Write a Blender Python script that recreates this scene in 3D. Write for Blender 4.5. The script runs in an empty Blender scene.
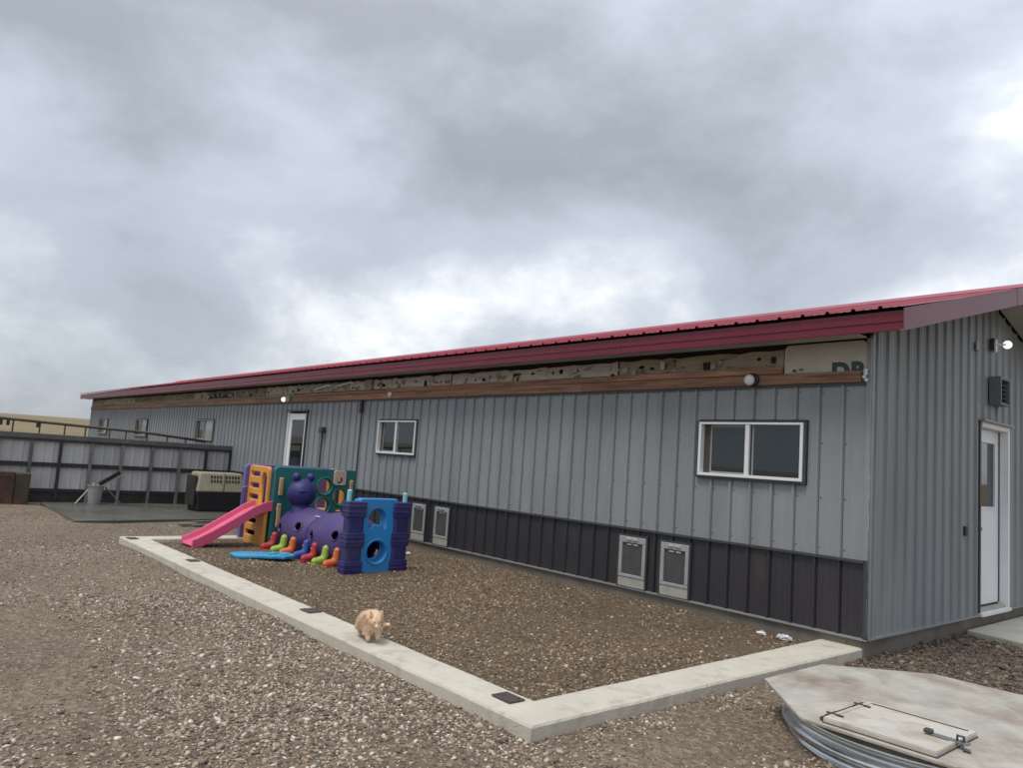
import bpy, bmesh, math, random
import numpy as np
from mathutils import Vector, Matrix

random.seed(7); np.random.seed(7)
S = bpy.context.scene
COL = S.collection

# ------------------------------------------------------------------ camera
CAM = Vector((2.9964, -6.7491, 1.5013))
YAW, PITCH, ROLL, FPX = -0.86444, 0.103824, 0.069437, 753.53
cy, sy = math.cos(YAW), math.sin(YAW)
fwd = Vector((sy * math.cos(PITCH), cy * math.cos(PITCH), math.sin(PITCH)))
right = Vector((cy, -sy, 0)); up = right.cross(fwd)
r2 = right * math.cos(ROLL) + up * math.sin(ROLL)
u2 = up * math.cos(ROLL) - right * math.sin(ROLL)
cd = bpy.data.cameras.new('camera'); cam = bpy.data.objects.new('camera', cd); COL.objects.link(cam)
M = Matrix.Identity(4)
for i in range(3):
    M[i][0] = r2[i]; M[i][1] = u2[i]; M[i][2] = -fwd[i]; M[i][3] = CAM[i]
cam.matrix_world = M
cd.sensor_width = 36; cd.lens = 36 * FPX / 1023; cd.clip_end = 4000; cd.clip_start = 0.05
S.camera = cam

# ------------------------------------------------------------------ sky, sun, exposure
SUN_AZ = Vector((0.05, -0.48, 1.05)).normalized()          # direction towards the veiled sun
SKY_A, SKY_B, SKY_C = 41.1, 58.9, 0.62
world = bpy.data.worlds.new('World'); S.world = world; world.use_nodes = True
def build_world():
    nt = world.node_tree; N = nt.nodes; L = nt.links
    for n in list(N): N.remove(n)
    out = N.new('ShaderNodeOutputWorld'); bg = N.new('ShaderNodeBackground')
    tc = N.new('ShaderNodeTexCoord'); nrm = N.new('ShaderNodeVectorMath'); nrm.operation = 'NORMALIZE'
    L.new(tc.outputs['Generated'], nrm.inputs[0])
    sep = N.new('ShaderNodeSeparateXYZ'); L.new(nrm.outputs[0], sep.inputs[0])
    def math_(op, a, b=None, clamp=False):
        m = N.new('ShaderNodeMath'); m.operation = op; m.use_clamp = clamp
        for i, v in enumerate((a, b)):
            if v is None: continue
            if isinstance(v, (int, float)): m.inputs[i].default_value = v
            else: L.new(v, m.inputs[i])
        return m.outputs[0]
    z = math_('MAXIMUM', sep.outputs[2], 0.0)
    def noise(scale, detail, rough, dist, off, stretch=(1, 1, 1)):
        mp = N.new('ShaderNodeMapping'); mp.inputs['Location'].default_value = off; mp.inputs['Scale'].default_value = stretch
        L.new(nrm.outputs[0], mp.inputs[0])
        n = N.new('ShaderNodeTexNoise'); n.inputs['Scale'].default_value = scale; n.inputs['Detail'].default_value = detail
        n.inputs['Roughness'].default_value = rough; n.inputs['Distortion'].default_value = dist
        L.new(mp.outputs[0], n.inputs['Vector']); return n.outputs['Fac']
    big = noise(1.5, 2, 0.5, 0.2, (SKY_A, 1.7, 0.4 - 2.1 * SKY_C), (1, 1, 2.0))
    fine = noise(3.0, 14, 0.57, 0.12, (0.6, SKY_B, 2.0 - 1.9 * SKY_C), (1, 1, 1.6))
    t = math_('ADD', math_('MULTIPLY', big, 0.52), math_('MULTIPLY', fine, 0.48))
    # the cloud deck thins towards the lower sky, where it breaks into bright gaps
    low = math_('MULTIPLY', math_('SUBTRACT', 0.52, math_('MINIMUM', math_('MAXIMUM', z, 0.2), 0.52)), 0.30)
    t = math_('ADD', t, math_('MULTIPLY', low, 1.0))
    rmp = N.new('ShaderNodeValToRGB'); L.new(t, rmp.inputs[0]); cr = rmp.color_ramp
    cr.elements[0].position = 0.40; cr.elements[0].color = (0.245, 0.264, 0.292, 1)
    cr.elements[1].position = 0.70; cr.elements[1].color = (0.92, 0.935, 0.95, 1)
    for p, c in ((0.475, (0.315, 0.343, 0.383)), (0.525, (0.378, 0.412, 0.462)), (0.58, (0.415, 0.455, 0.512)), (0.625, (0.525, 0.563, 0.615)), (0.66, (0.70, 0.725, 0.76))):
        e = cr.elements.new(p); e.color = (*c, 1)
    # an overcast sky is about three times brighter overhead than at the horizon
    grad = math_('ADD', math_('MULTIPLY', z, 1.35), 0.66)
    cl = N.new('ShaderNodeMix'); cl.data_type = 'RGBA'; cl.blend_type = 'MULTIPLY'; cl.inputs[0].default_value = 1
    L.new(rmp.outputs[0], cl.inputs[6]); L.new(grad, cl.inputs[7])
    sky = N.new('ShaderNodeTexSky'); sky.sky_type = 'NISHITA'; sky.sun_disc = False
    sky.sun_elevation = math.asin(SUN_AZ.z); sky.sun_rotation = math.atan2(SUN_AZ.x, SUN_AZ.y)
    sk = N.new('ShaderNodeMix'); sk.data_type = 'RGBA'; sk.blend_type = 'MULTIPLY'; sk.inputs[0].default_value = 1
    L.new(sky.outputs[0], sk.inputs[6]); sk.inputs[7].default_value = (0.08, 0.08, 0.08, 1)
    mx = N.new('ShaderNodeMix'); mx.data_type = 'RGBA'; mx.inputs[0].default_value = 0.9
    L.new(sk.outputs[2], mx.inputs[6]); L.new(cl.outputs[2], mx.inputs[7])
    L.new(mx.outputs[2], bg.inputs['Color']); bg.inputs['Strength'].default_value = 1.0
    L.new(bg.outputs[0], out.inputs['Surface'])
build_world()
sd = bpy.data.lights.new('sun', 'SUN'); sd.energy = 1.5; sd.angle = math.radians(20); sd.color = (1.0, 0.94, 0.86)
sun = bpy.data.objects.new('sun', sd); COL.objects.link(sun)
sun.rotation_euler = (-SUN_AZ).to_track_quat('-Z', 'Y').to_euler(); sun.location = (0, -10, 20)
S.view_settings.view_transform = 'Standard'; S.view_settings.look = 'None'
S.view_settings.gamma = 1; S.view_settings.use_curve_mapping = False; S.view_settings.exposure = 0.56
S.render.engine = 'CYCLES'

# ------------------------------------------------------------------ materials
MATS = {}
def mat(name, c1, c2=None, scale=3.0, rough=0.6, bump=0.0, bscale=40.0, metal=0.0, spec=0.5, stretch=(1, 1, 1),
        c3=None, scale3=1.0, thr3=(0.55, 0.75), rnd=0.0, island=0.0, emit=None, detail=6, rough2=None, coat=0.0):
    """painted / weathered surface: c1-c2 by noise in world space, c3 stains by a second noise, rnd per object, island per loose piece"""
    m = bpy.data.materials.new(name); m.use_nodes = True; MATS[name] = m
    nt = m.node_tree; N = nt.nodes; L = nt.links; b = N['Principled BSDF']
    b.inputs['Roughness'].default_value = rough; b.inputs['Metallic'].default_value = metal
    b.inputs['Specular IOR Level'].default_value = spec
    if coat: b.inputs['Coat Weight'].default_value = coat; b.inputs['Coat Roughness'].default_value = 0.15
    g = N.new('ShaderNodeNewGeometry'); mp = N.new('ShaderNodeMapping'); mp.inputs['Scale'].default_value = stretch
    L.new(g.outputs['Position'], mp.inputs[0])
    col = None
    def rgb(c):
        n = N.new('ShaderNodeRGB'); n.outputs[0].default_value = (*c, 1); return n.outputs[0]
    def mix(f, a, c):
        n = N.new('ShaderNodeMix'); n.data_type = 'RGBA'
        if isinstance(f, float): n.inputs[0].default_value = f
        else: L.new(f, n.inputs[0])
        L.new(a, n.inputs[6]); L.new(c, n.inputs[7]); return n.outputs[2]
    def noise(s, d=6, r=0.6):
        n = N.new('ShaderNodeTexNoise'); n.inputs['Scale'].default_value = s; n.inputs['Detail'].default_value = d; n.inputs['Roughness'].default_value = r
        L.new(mp.outputs[0], n.inputs['Vector']); return n.outputs['Fac']
    def ramp(f, a, b_):
        n = N.new('ShaderNodeMapRange'); n.inputs[1].default_value = a; n.inputs[2].default_value = b_; n.clamp = True
        L.new(f, n.inputs[0]); return n.outputs[0]
    col = rgb(c1)
    if c2 is not None:
        nf = noise(scale, detail)
        col = mix(ramp(nf, 0.3, 0.7), col, rgb(c2))
        if rough2 is not None:
            rr = N.new('ShaderNodeMapRange'); rr.inputs[1].default_value = 0.35; rr.inputs[2].default_value = 0.65
            rr.inputs[3].default_value = rough; rr.inputs[4].default_value = rough2
            L.new(noise(scale * 0.7), rr.inputs[0]); L.new(rr.outputs[0], b.inputs['Roughness'])
    if c3 is not None: col = mix(ramp(noise(scale3, 7, 0.65), *thr3), col, rgb(c3))
    if rnd or island:
        if rnd: src = N.new('ShaderNodeObjectInfo').outputs['Random']; k = rnd
        else: src = g.outputs['Random Per Island']; k = island
        v = N.new('ShaderNodeMapRange'); v.inputs[3].default_value = 1 - k; v.inputs[4].default_value = 1 + k; L.new(src, v.inputs[0])
        n = N.new('ShaderNodeMix'); n.data_type = 'RGBA'; n.blend_type = 'MULTIPLY'; n.inputs[0].default_value = 1
        L.new(col, n.inputs[6]); L.new(v.outputs[0], n.inputs[7]); col = n.outputs[2]
    L.new(col, b.inputs['Base Color'])
    if bump:
        bn = N.new('ShaderNodeBump'); bn.inputs['Strength'].default_value = bump; bn.inputs['Distance'].default_value = 0.01
        L.new(noise(bscale, 5), bn.inputs['Height']); L.new(bn.outputs[0], b.inputs['Normal'])
    if emit:
        b.inputs['Emission Color'].default_value = (*emit[0], 1); b.inputs['Emission Strength'].default_value = emit[1]
    return m

mat('siding', (0.262, 0.280, 0.290), (0.226, 0.243, 0.252), 1.2, 0.40, 0.22, 3.5, rough2=0.55, stretch=(1, 1, .22), c3=(0.20, 0.208, 0.208), scale3=2.4, thr3=(0.5, 0.8), rnd=0.05)
mat('charcoal', (0.040, 0.037, 0.042), (0.031, 0.029, 0.034), 1.5, 0.42, 0.2, 3.5, stretch=(1, 1, .3), c3=(0.075, 0.068, 0.062), scale3=2.6, thr3=(0.6, 0.85), rnd=0.05)
mat('trim_dark', (0.055, 0.058, 0.065), (0.042, 0.044, 0.05), 3, 0.45)
mat('trim_grey', (0.265, 0.278, 0.285), (0.225, 0.238, 0.245), 4, 0.45)
mat('red_roof', (0.33, 0.030, 0.050), (0.27, 0.024, 0.042), 2.0, 0.38, rnd=0.04)
mat('red_trim', (0.15, 0.010, 0.024), (0.125, 0.008, 0.020), 2.0, 0.34, rnd=0.04)
mat('rake_trim', (0.21, 0.075, 0.095), (0.18, 0.065, 0.085), 2.0, 0.42)  # same red paint as the fascia, its mauve glare put into the colour
mat('soffit', (0.36, 0.355, 0.34), (0.30, 0.295, 0.28), 1.5, 0.6)
mat('black_paper', (0.012, 0.012, 0.013), (0.02, 0.019, 0.018), 5, 0.8)
mat('lumber', (0.38, 0.205, 0.125), (0.19, 0.095, 0.058), 5.0, 0.75, 0.5, 30, stretch=(.35, 1, 6), c3=(0.085, 0.05, 0.035), scale3=3.0, thr3=(0.55, 0.72), rnd=0.22)
mat('old_board', (0.34, 0.29, 0.22), (0.23, 0.19, 0.14), 4.0, 0.85, 0.6, 40, stretch=(.5, 1, 4), c3=(0.06, 0.05, 0.042), scale3=5.0, thr3=(0.55, 0.7), rnd=0.25)
mat('pale_board', (0.52, 0.49, 0.42), (0.38, 0.35, 0.29), 5.0, 0.85, 0.5, 40, stretch=(.6, 1, 3), c3=(0.11, 0.09, 0.07), scale3=6.0, thr3=(0.58, 0.72), rnd=0.2)
mat('sign_white', (0.50, 0.48, 0.42), (0.40, 0.38, 0.33), 4.0, 0.7, 0.2, 30, c3=(0.22, 0.17, 0.12), scale3=8, thr3=(0.66, 0.82))
mat('sign_green', (0.018, 0.055, 0.055), (0.03, 0.07, 0.07), 20, 0.6)
mat('concrete', (0.57, 0.53, 0.45), (0.48, 0.445, 0.375), 3.0, 0.88, 0.5, 70, c3=(0.33, 0.29, 0.225), scale3=7.0, thr3=(0.52, 0.82), detail=9)
mat('concrete_damp', (0.115, 0.112, 0.092), (0.075, 0.073, 0.062), 0.9, 0.42, 0.15, 40, rough2=0.18, c3=(0.10, 0.10, 0.085), scale3=1.3, thr3=(0.5, 0.75))
mat('concrete_wall', (0.21, 0.185, 0.15), (0.14, 0.123, 0.10), 3.0, 0.88, 0.4, 50, c3=(0.115, 0.10, 0.08), scale3=2.2, thr3=(0.5, 0.75))
mat('slab', (0.42, 0.405, 0.36), (0.34, 0.325, 0.285), 2.5, 0.85, 0.3, 60, c3=(0.22, 0.20, 0.17), scale3=2, thr3=(0.55, 0.8))
mat('white_frame', (0.78, 0.79, 0.80), (0.70, 0.71, 0.72), 3, 0.4)
mat('white_door', (0.80, 0.81, 0.83), (0.74, 0.755, 0.775), 1.6, 0.38)
mat('sash_grey', (0.30, 0.30, 0.285), (0.24, 0.24, 0.23), 4, 0.5)
mat('reveal_brown', (0.075, 0.062, 0.05), (0.05, 0.042, 0.034), 4, 0.7)
mat('glass_dark', (0.007, 0.013, 0.017), (0.012, 0.020, 0.026), 1.5, 0.02, spec=1.0)
mat('glass_pale', (0.26, 0.265, 0.26), (0.21, 0.215, 0.21), 1.5, 0.06, spec=0.9)  # right panes of the far windows, paler than the left ones
mat('petdoor_frame', (0.40, 0.405, 0.40), (0.32, 0.325, 0.32), 9, 0.45, metal=0.2)
mat('petdoor_sill', (0.40, 0.395, 0.35), (0.31, 0.30, 0.26), 9, 0.6)
mat('petdoor_flap', (0.062, 0.064, 0.068), (0.085, 0.088, 0.092), 7, 0.2, 0.25, 12, stretch=(1, 1, .5), c3=(0.12, 0.12, 0.118), scale3=5, thr3=(0.52, 0.8))
mat('shiny_clip', (0.85, 0.86, 0.88), None, rough=0.22, metal=0.9)
mat('black_plastic', (0.008, 0.008, 0.010), (0.013, 0.013, 0.015), 6, 0.5)
mat('grey_metal', (0.16, 0.175, 0.18), (0.13, 0.142, 0.147), 3, 0.5)
mat('vent_dark', (0.05, 0.055, 0.056), (0.035, 0.038, 0.04), 5, 0.6)
mat('lamp_white', (0.72, 0.72, 0.70), (0.62, 0.62, 0.60), 10, 0.35)
mat('bulb_lit', (0.9, 0.88, 0.8), None, rough=0.3, emit=((1.0, 0.93, 0.80), 0.8))
mat('galv', (0.72, 0.74, 0.75), (0.55, 0.57, 0.58), 5, 0.22, 0.1, 30, metal=0.95, rough2=0.34)
mat('lid', (0.46, 0.435, 0.385), (0.32, 0.30, 0.26), 6.0, 0.8, 0.4, 50, c3=(0.225, 0.165, 0.12), scale3=2.9, thr3=(0.46, 0.72), detail=9)
mat('hatch', (0.53, 0.51, 0.455), (0.41, 0.385, 0.335), 5.0, 0.7, 0.3, 50, c3=(0.34, 0.245, 0.155), scale3=4.2, thr3=(0.5, 0.74), detail=9)
mat('rust', (0.115, 0.055, 0.035), (0.06, 0.033, 0.024), 6, 0.85, 0.6, 40, c3=(0.17, 0.085, 0.05), scale3=9, thr3=(0.55, 0.75))
mat('rust_green', (0.075, 0.062, 0.042), (0.05, 0.045, 0.03), 6, 0.85, 0.5, 40, c3=(0.12, 0.05, 0.03), scale3=5, thr3=(0.55, 0.7))
mat('fence_panel', (0.56, 0.545, 0.54), (0.44, 0.43, 0.43), 2.5, 0.5, 0.1, 14, stretch=(1, 1, .35), rnd=0.08)
mat('fence_frame', (0.020, 0.018, 0.019), (0.036, 0.032, 0.031), 5, 0.6)
mat('fence_post', (0.17, 0.165, 0.165), (0.10, 0.097, 0.098), 4, 0.6, rnd=0.35)
mat('rail', (0.055, 0.046, 0.043), (0.095, 0.075, 0.065), 5, 0.6)
mat('bucket', (0.29, 0.305, 0.30), (0.24, 0.25, 0.25), 5, 0.5)
mat('kennel_beige', (0.36, 0.325, 0.235), (0.28, 0.25, 0.18), 4, 0.5, 0.1, 60)
mat('wood_handle', (0.42, 0.39, 0.33), (0.32, 0.29, 0.24), 8, 0.7)
mat('gravel_board', (0.12, 0.105, 0.085), (0.075, 0.066, 0.055), 5, 0.85, 0.4, 40)
mat('plate', (0.040, 0.036, 0.033), (0.075, 0.062, 0.05), 14, 0.6, 0.3, 90)
mat('cloth_white', (0.75, 0.76, 0.78), (0.6, 0.6, 0.62), 20, 0.9)
mat('straw', (0.46, 0.40, 0.27), (0.36, 0.30, 0.19), 20, 0.9)
mat('weed', (0.075, 0.085, 0.04), (0.13, 0.115, 0.06), 20, 0.9)
# moulded plastics of the play things (slightly sun-bleached)
def plast(name, c, rough=0.42):
    mat(name, c, tuple(x * 0.80 + 0.035 for x in c), 2.5, rough, 0.15, 60, rough2=rough + .2, c3=tuple(x * 0.5 + 0.045 for x in c), scale3=9, thr3=(0.56, 0.8))
plast('p_pink', (0.68, 0.085, 0.20)); plast('p_orange', (0.72, 0.32, 0.05)); plast('p_teal', (0.004, 0.15, 0.148))
plast('p_purple', (0.050, 0.024, 0.155)); plast('p_navy', (0.012, 0.009, 0.125)); plast('p_violet', (0.13, 0.10, 0.33))
plast('p_blue', (0.012, 0.25, 0.62)); plast('p_sky', (0.030, 0.30, 0.55)); plast('p_cyan', (0.26, 0.62, 0.68)); plast('p_tan', (0.58, 0.36, 0.17))
plast('p_red', (0.45, 0.017, 0.03)); plast('p_green', (0.33, 0.50, 0.045)); plast('p_orangered', (0.66, 0.14, 0.03)); plast('p_bootblue', (0.02, 0.075, 0.36)); plast('p_peach', (0.62, 0.44, 0.36))
mat('cat_fur', (0.66, 0.46, 0.30), (0.46, 0.27, 0.145), 38, 0.95, 0.6, 160, c3=(0.74, 0.61, 0.47), scale3=14, thr3=(0.45, 0.65), island=0.28)
mat('cat_pale', (0.82, 0.66, 0.49), (0.74, 0.56, 0.39), 30, 0.95)
mat('cat_eye', (0.03, 0.028, 0.012), None, rough=0.1); mat('cat_nose', (0.42, 0.20, 0.17), None, rough=0.5)
# stones: colour by piece
def stone_mat(name, cols, rough=0.75):
    m = bpy.data.materials.new(name); m.use_nodes = True; MATS[name] = m
    nt = m.node_tree; N = nt.nodes; L = nt.links; b = N['Principled BSDF']; b.inputs['Roughness'].default_value = rough
    g = N.new('ShaderNodeNewGeometry'); r = N.new('ShaderNodeValToRGB'); L.new(g.outputs['Random Per Island'], r.inputs[0])
    r.color_ramp.interpolation = 'CONSTANT'
    e = r.color_ramp.elements
    for i, (p, c) in enumerate(cols):
        if i < 2: e[i].position = p; e[i].color = (*c, 1)
        else: k = e.new(p); k.color = (*c, 1)
    n = N.new('ShaderNodeTexNoise'); n.inputs['Scale'].default_value = 70; L.new(g.outputs['Position'], n.inputs['Vector'])
    v = N.new('ShaderNodeMapRange'); v.inputs[1].default_value = .3; v.inputs[2].default_value = .7; v.inputs[3].default_value = .75; v.inputs[4].default_value = 1.2; L.new(n.outputs['Fac'], v.inputs[0])
    x = N.new('ShaderNodeMix'); x.data_type = 'RGBA'; x.blend_type = 'MULTIPLY'; x.inputs[0].default_value = 1
    L.new(r.outputs[0], x.inputs[6]); L.new(v.outputs[0], x.inputs[7]); L.new(x.outputs[2], b.inputs['Base Color'])
stone_mat('pebbles', ((0, (0.31, 0.24, 0.175)), (0.15, (0.17, 0.125, 0.09)), (0.30, (0.38, 0.305, 0.23)), (0.45, (0.115, 0.088, 0.068)), (0.58, (0.29, 0.21, 0.14)), (0.70, (0.45, 0.39, 0.31)), (0.83, (0.19, 0.16, 0.135)), (0.93, (0.60, 0.545, 0.46))))
stone_mat('pebbles_yard', ((0, (0.20, 0.138, 0.082)), (0.2, (0.11, 0.074, 0.045)), (0.40, (0.255, 0.185, 0.112)), (0.58, (0.145, 0.102, 0.064)), (0.74, (0.33, 0.255, 0.165)), (0.87, (0.09, 0.064, 0.045)), (0.955, (0.50, 0.42, 0.31))))
stone_mat('pebbles_dark', ((0, (0.10, 0.070, 0.049)), (0.25, (0.062, 0.044, 0.033)), (0.5, (0.135, 0.098, 0.07)), (0.75, (0.08, 0.063, 0.051)), (0.94, (0.24, 0.195, 0.15))))
def ground_mat(name, far=True, wet=(0.11, 0.078, 0.052), dry=(0.185, 0.137, 0.096), speck=(0.26, 0.205, 0.15)):
    m = bpy.data.materials.new(name); m.use_nodes = True; MATS[name] = m
    nt = m.node_tree; N = nt.nodes; L = nt.links; b = N['Principled BSDF']; b.inputs['Roughness'].default_value = 0.9
    g = N.new('ShaderNodeNewGeometry')
    def noise(s, d=6, r=.6):
        n = N.new('ShaderNodeTexNoise'); n.inputs['Scale'].default_value = s; n.inputs['Detail'].default_value = d; n.inputs['Roughness'].default_value = r
        L.new(g.outputs['Position'], n.inputs['Vector']); return n.outputs['Fac']
    def rmp(f, a, c, lo=0, hi=1):
        n = N.new('ShaderNodeMapRange'); n.inputs[1].default_value = a; n.inputs[2].default_value = c; n.inputs[3].default_value = lo; n.inputs[4].default_value = hi; L.new(f, n.inputs[0]); return n.outputs[0]
    def mix(f, a, c):
        n = N.new('ShaderNodeMix'); n.data_type = 'RGBA'; L.new(f, n.inputs[0])
        for i, v in ((6, a), (7, c)):
            if isinstance(v, tuple): n.inputs[i].default_value = (*v, 1)
            else: L.new(v, n.inputs[i])
        return n.outputs[2]
    col = mix(rmp(noise(0.55), .35, .65), wet, dry)
    vo = N.new('ShaderNodeTexVoronoi'); vo.inputs['Scale'].default_value = 38; L.new(g.outputs['Position'], vo.inputs['Vector'])
    sp = N.new('ShaderNodeSeparateColor'); L.new(vo.outputs['Color'], sp.inputs[0])
    col = mix(rmp(sp.outputs[0], .45, 1.0, 0, .85), col, speck)
    col = mix(rmp(sp.outputs[1], .55, 1.0, 0, .6), col, tuple(x * .6 for x in wet))
    if far:
        sx = N.new('ShaderNodeVectorMath'); sx.operation = 'DISTANCE'; L.new(g.outputs['Position'], sx.inputs[0]); sx.inputs[1].default_value = (-8, -5, 0)
        ad = N.new('ShaderNodeMath'); ad.operation = 'MULTIPLY_ADD'; L.new(noise(.08), ad.inputs[0]); ad.inputs[1].default_value = 30; L.new(sx.outputs['Value'], ad.inputs[2])
        grass = mix(rmp(noise(.03), .35, .65), (0.215, 0.165, 0.085), (0.17, 0.132, 0.068))
        col = mix(rmp(ad.outputs[0], 52, 60), col, grass)
    L.new(col, b.inputs['Base Color'])
    bn = N.new('ShaderNodeBump'); bn.inputs['Strength'].default_value = .7; bn.inputs['Distance'].default_value = .012
    ad2 = N.new('ShaderNodeMath'); ad2.operation = 'ADD'; L.new(vo.outputs['Distance'], ad2.inputs[0]); L.new(noise(18), ad2.inputs[1])
    L.new(ad2.outputs[0], bn.inputs['Height']); L.new(bn.outputs[0], b.inputs['Normal'])
ground_mat('ground'); ground_mat('yard_soil', False, (0.070, 0.048, 0.028), (0.14, 0.097, 0.058), (0.18, 0.132, 0.084))
mat('hill_grass', (0.215, 0.165, 0.085), (0.17, 0.132, 0.068), 0.03, 0.95, c3=(0.15, 0.125, 0.065), scale3=0.05, thr3=(0.55, 0.75))

# ------------------------------------------------------------------ object helpers
ORG = {}
def root(name, loc, label, cat, group=None):
    o = bpy.data.objects.new(name, None); COL.objects.link(o); o.location = loc; o.empty_display_size = 0.1
    o['label'] = label; o['category'] = cat
    if group: o['group'] = group
    ORG[o] = Vector(loc); return o
def tag(o, label, cat, group=None):
    o['label'] = label; o['category'] = cat
    if group: o['group'] = group
    return o
def link_mesh(name, me, m, parent=None, loc=None, smooth=False, bevel=0.0, kind=None, seg=2):
    """mesh in world coordinates; parts are shifted into their thing's frame"""
    if m is not None and not me.materials: me.materials.append(MATS[m])
    o = bpy.data.objects.new(name, me); COL.objects.link(o)
    if parent is not None:
        o.parent = parent; r = ORG[parent]; ORG[o] = r
        o.location = (Vector(loc) if loc else Vector((0, 0, 0)))
        if parent.type != 'EMPTY' : pass
        if not me.get('shifted'):
            me.transform(Matrix.Translation(-r)); me['shifted'] = 1
    else:
        ORG[o] = Vector((0, 0, 0))
        if loc: o.location = loc
    if smooth: me.polygons.foreach_set('use_smooth', [True] * len(me.polygons))
    if bevel:
        b = o.modifiers.new('bevel', 'BEVEL'); b.width = bevel; b.segments = seg; b.limit_method = 'ANGLE'; b.angle_limit = math.radians(40)
    if kind: o['kind'] = kind
    return o
class MB:
    def __init__(s): s.v = []; s.f = []
    def quad(s, a, b, c, d):
        i = len(s.v); s.v += [a, b, c, d]; s.f.append((i, i + 1, i + 2, i + 3)); return s
    def box(s, x0, x1, y0, y1, z0, z1):
        i = len(s.v)
        s.v += [(x0, y0, z0), (x1, y0, z0), (x1, y1, z0), (x0, y1, z0), (x0, y0, z1), (x1, y0, z1), (x1, y1, z1), (x0, y1, z1)]
        s.f += [tuple(i + k for k in q) for q in ((0, 3, 2, 1), (4, 5, 6, 7), (0, 1, 5, 4), (1, 2, 6, 5), (2, 3, 7, 6), (3, 0, 4, 7))]
        return s
    def tube(s, pts, rad, n=8, cap=True):
        pts = [Vector(p) for p in pts]
        if not isinstance(rad, (list, tuple)): rad = [rad] * len(pts)
        base = len(s.v); prev = None
        for k, p in enumerate(pts):
            t = (pts[min(k + 1, len(pts) - 1)] - pts[max(k - 1, 0)]).normalized()
            if prev is None: a = t.orthogonal().normalized()
            else: a = (prev - t * prev.dot(t)).normalized()
            prev = a; b = t.cross(a)
            for j in range(n):
                th = 2 * math.pi * j / n; s.v.append(tuple(p + (a * math.cos(th) + b * math.sin(th)) * rad[k]))
        for k in range(len(pts) - 1):
            for j in range(n):
                q = base + k * n; s.f.append((q + j, q + (j + 1) % n, q + n + (j + 1) % n, q + n + j))
        if cap:
            s.f.append(tuple(base + j for j in reversed(range(n)))); q = base + (len(pts) - 1) * n; s.f.append(tuple(q + j for j in range(n)))
        return s
    def extrude(s, prof, fn, a, b, close=True):
        """profile points (p,q) swept from a to b with fn(t,p,q) -> xyz"""
        i = len(s.v); n = len(prof)
        s.v += [fn(a, *p) for p in prof] + [fn(b, *p) for p in prof]
        for k in range(n if close else n - 1):
            s.f.append((i + k, i + (k + 1) % n, i + n + (k + 1) % n, i + n + k))
        if close: s.f.append(tuple(i + k for k in reversed(range(n)))); s.f.append(tuple(i + n + k for k in range(n)))
        return s
    def lathe(s, prof, fn, n=24):
        """profile (r,h); fn(x,y,h) -> xyz"""
        i = len(s.v); m = len(prof)
        for r, h in prof:
            for j in range(n):
                th = 2 * math.pi * j / n; s.v.append(fn(r * math.cos(th), r * math.sin(th), h))
        for k in range(m - 1):
            for j in range(n): q = i + k * n; s.f.append((q + j, q + (j + 1) % n, q + n + (j + 1) % n, q + n + j))
        s.f.append(tuple(i + j for j in reversed(range(n)))); q = i + (m - 1) * n; s.f.append(tuple(q + j for j in range(n)))
        return s
    def ball(s, c, r, n=16, m=10, sc=(1, 1, 1)):
        i = len(s.v)
        for k in range(1, m):
            ph = math.pi * k / m
            for j in range(n):
                th = 2 * math.pi * j / n
                s.v.append((c[0] + r * sc[0] * math.sin(ph) * math.cos(th), c[1] + r * sc[1] * math.sin(ph) * math.sin(th), c[2] + r * sc[2] * math.cos(ph)))
        t = len(s.v); s.v += [(c[0], c[1], c[2] + r * sc[2]), (c[0], c[1], c[2] - r * sc[2])]
        for k in range(m - 2):
            for j in range(n): q = i + k * n; s.f.append((q + j, q + n + j, q + n + (j + 1) % n, q + (j + 1) % n))
        for j in range(n):
            s.f.append((t, i + j, i + (j + 1) % n)); q = i + (m - 2) * n; s.f.append((t + 1, q + (j + 1) % n, q + j))
        return s
    def mesh(s, name):
        me = bpy.data.meshes.new(name); me.from_pydata([tuple(v) for v in s.v], [], s.f); me.update()
        bm = bmesh.new(); bm.from_mesh(me); bmesh.ops.recalc_face_normals(bm, faces=bm.faces); bm.to_mesh(me); bm.free()
        return me
    def build(s, name, m, parent=None, **k): return link_mesh(name, s.mesh(name), m, parent, **k)
def box(name, m, parent, x0, x1, y0, y1, z0, z1, **k): return MB().box(x0, x1, y0, y1, z0, z1).build(name, m, parent, **k)

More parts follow.
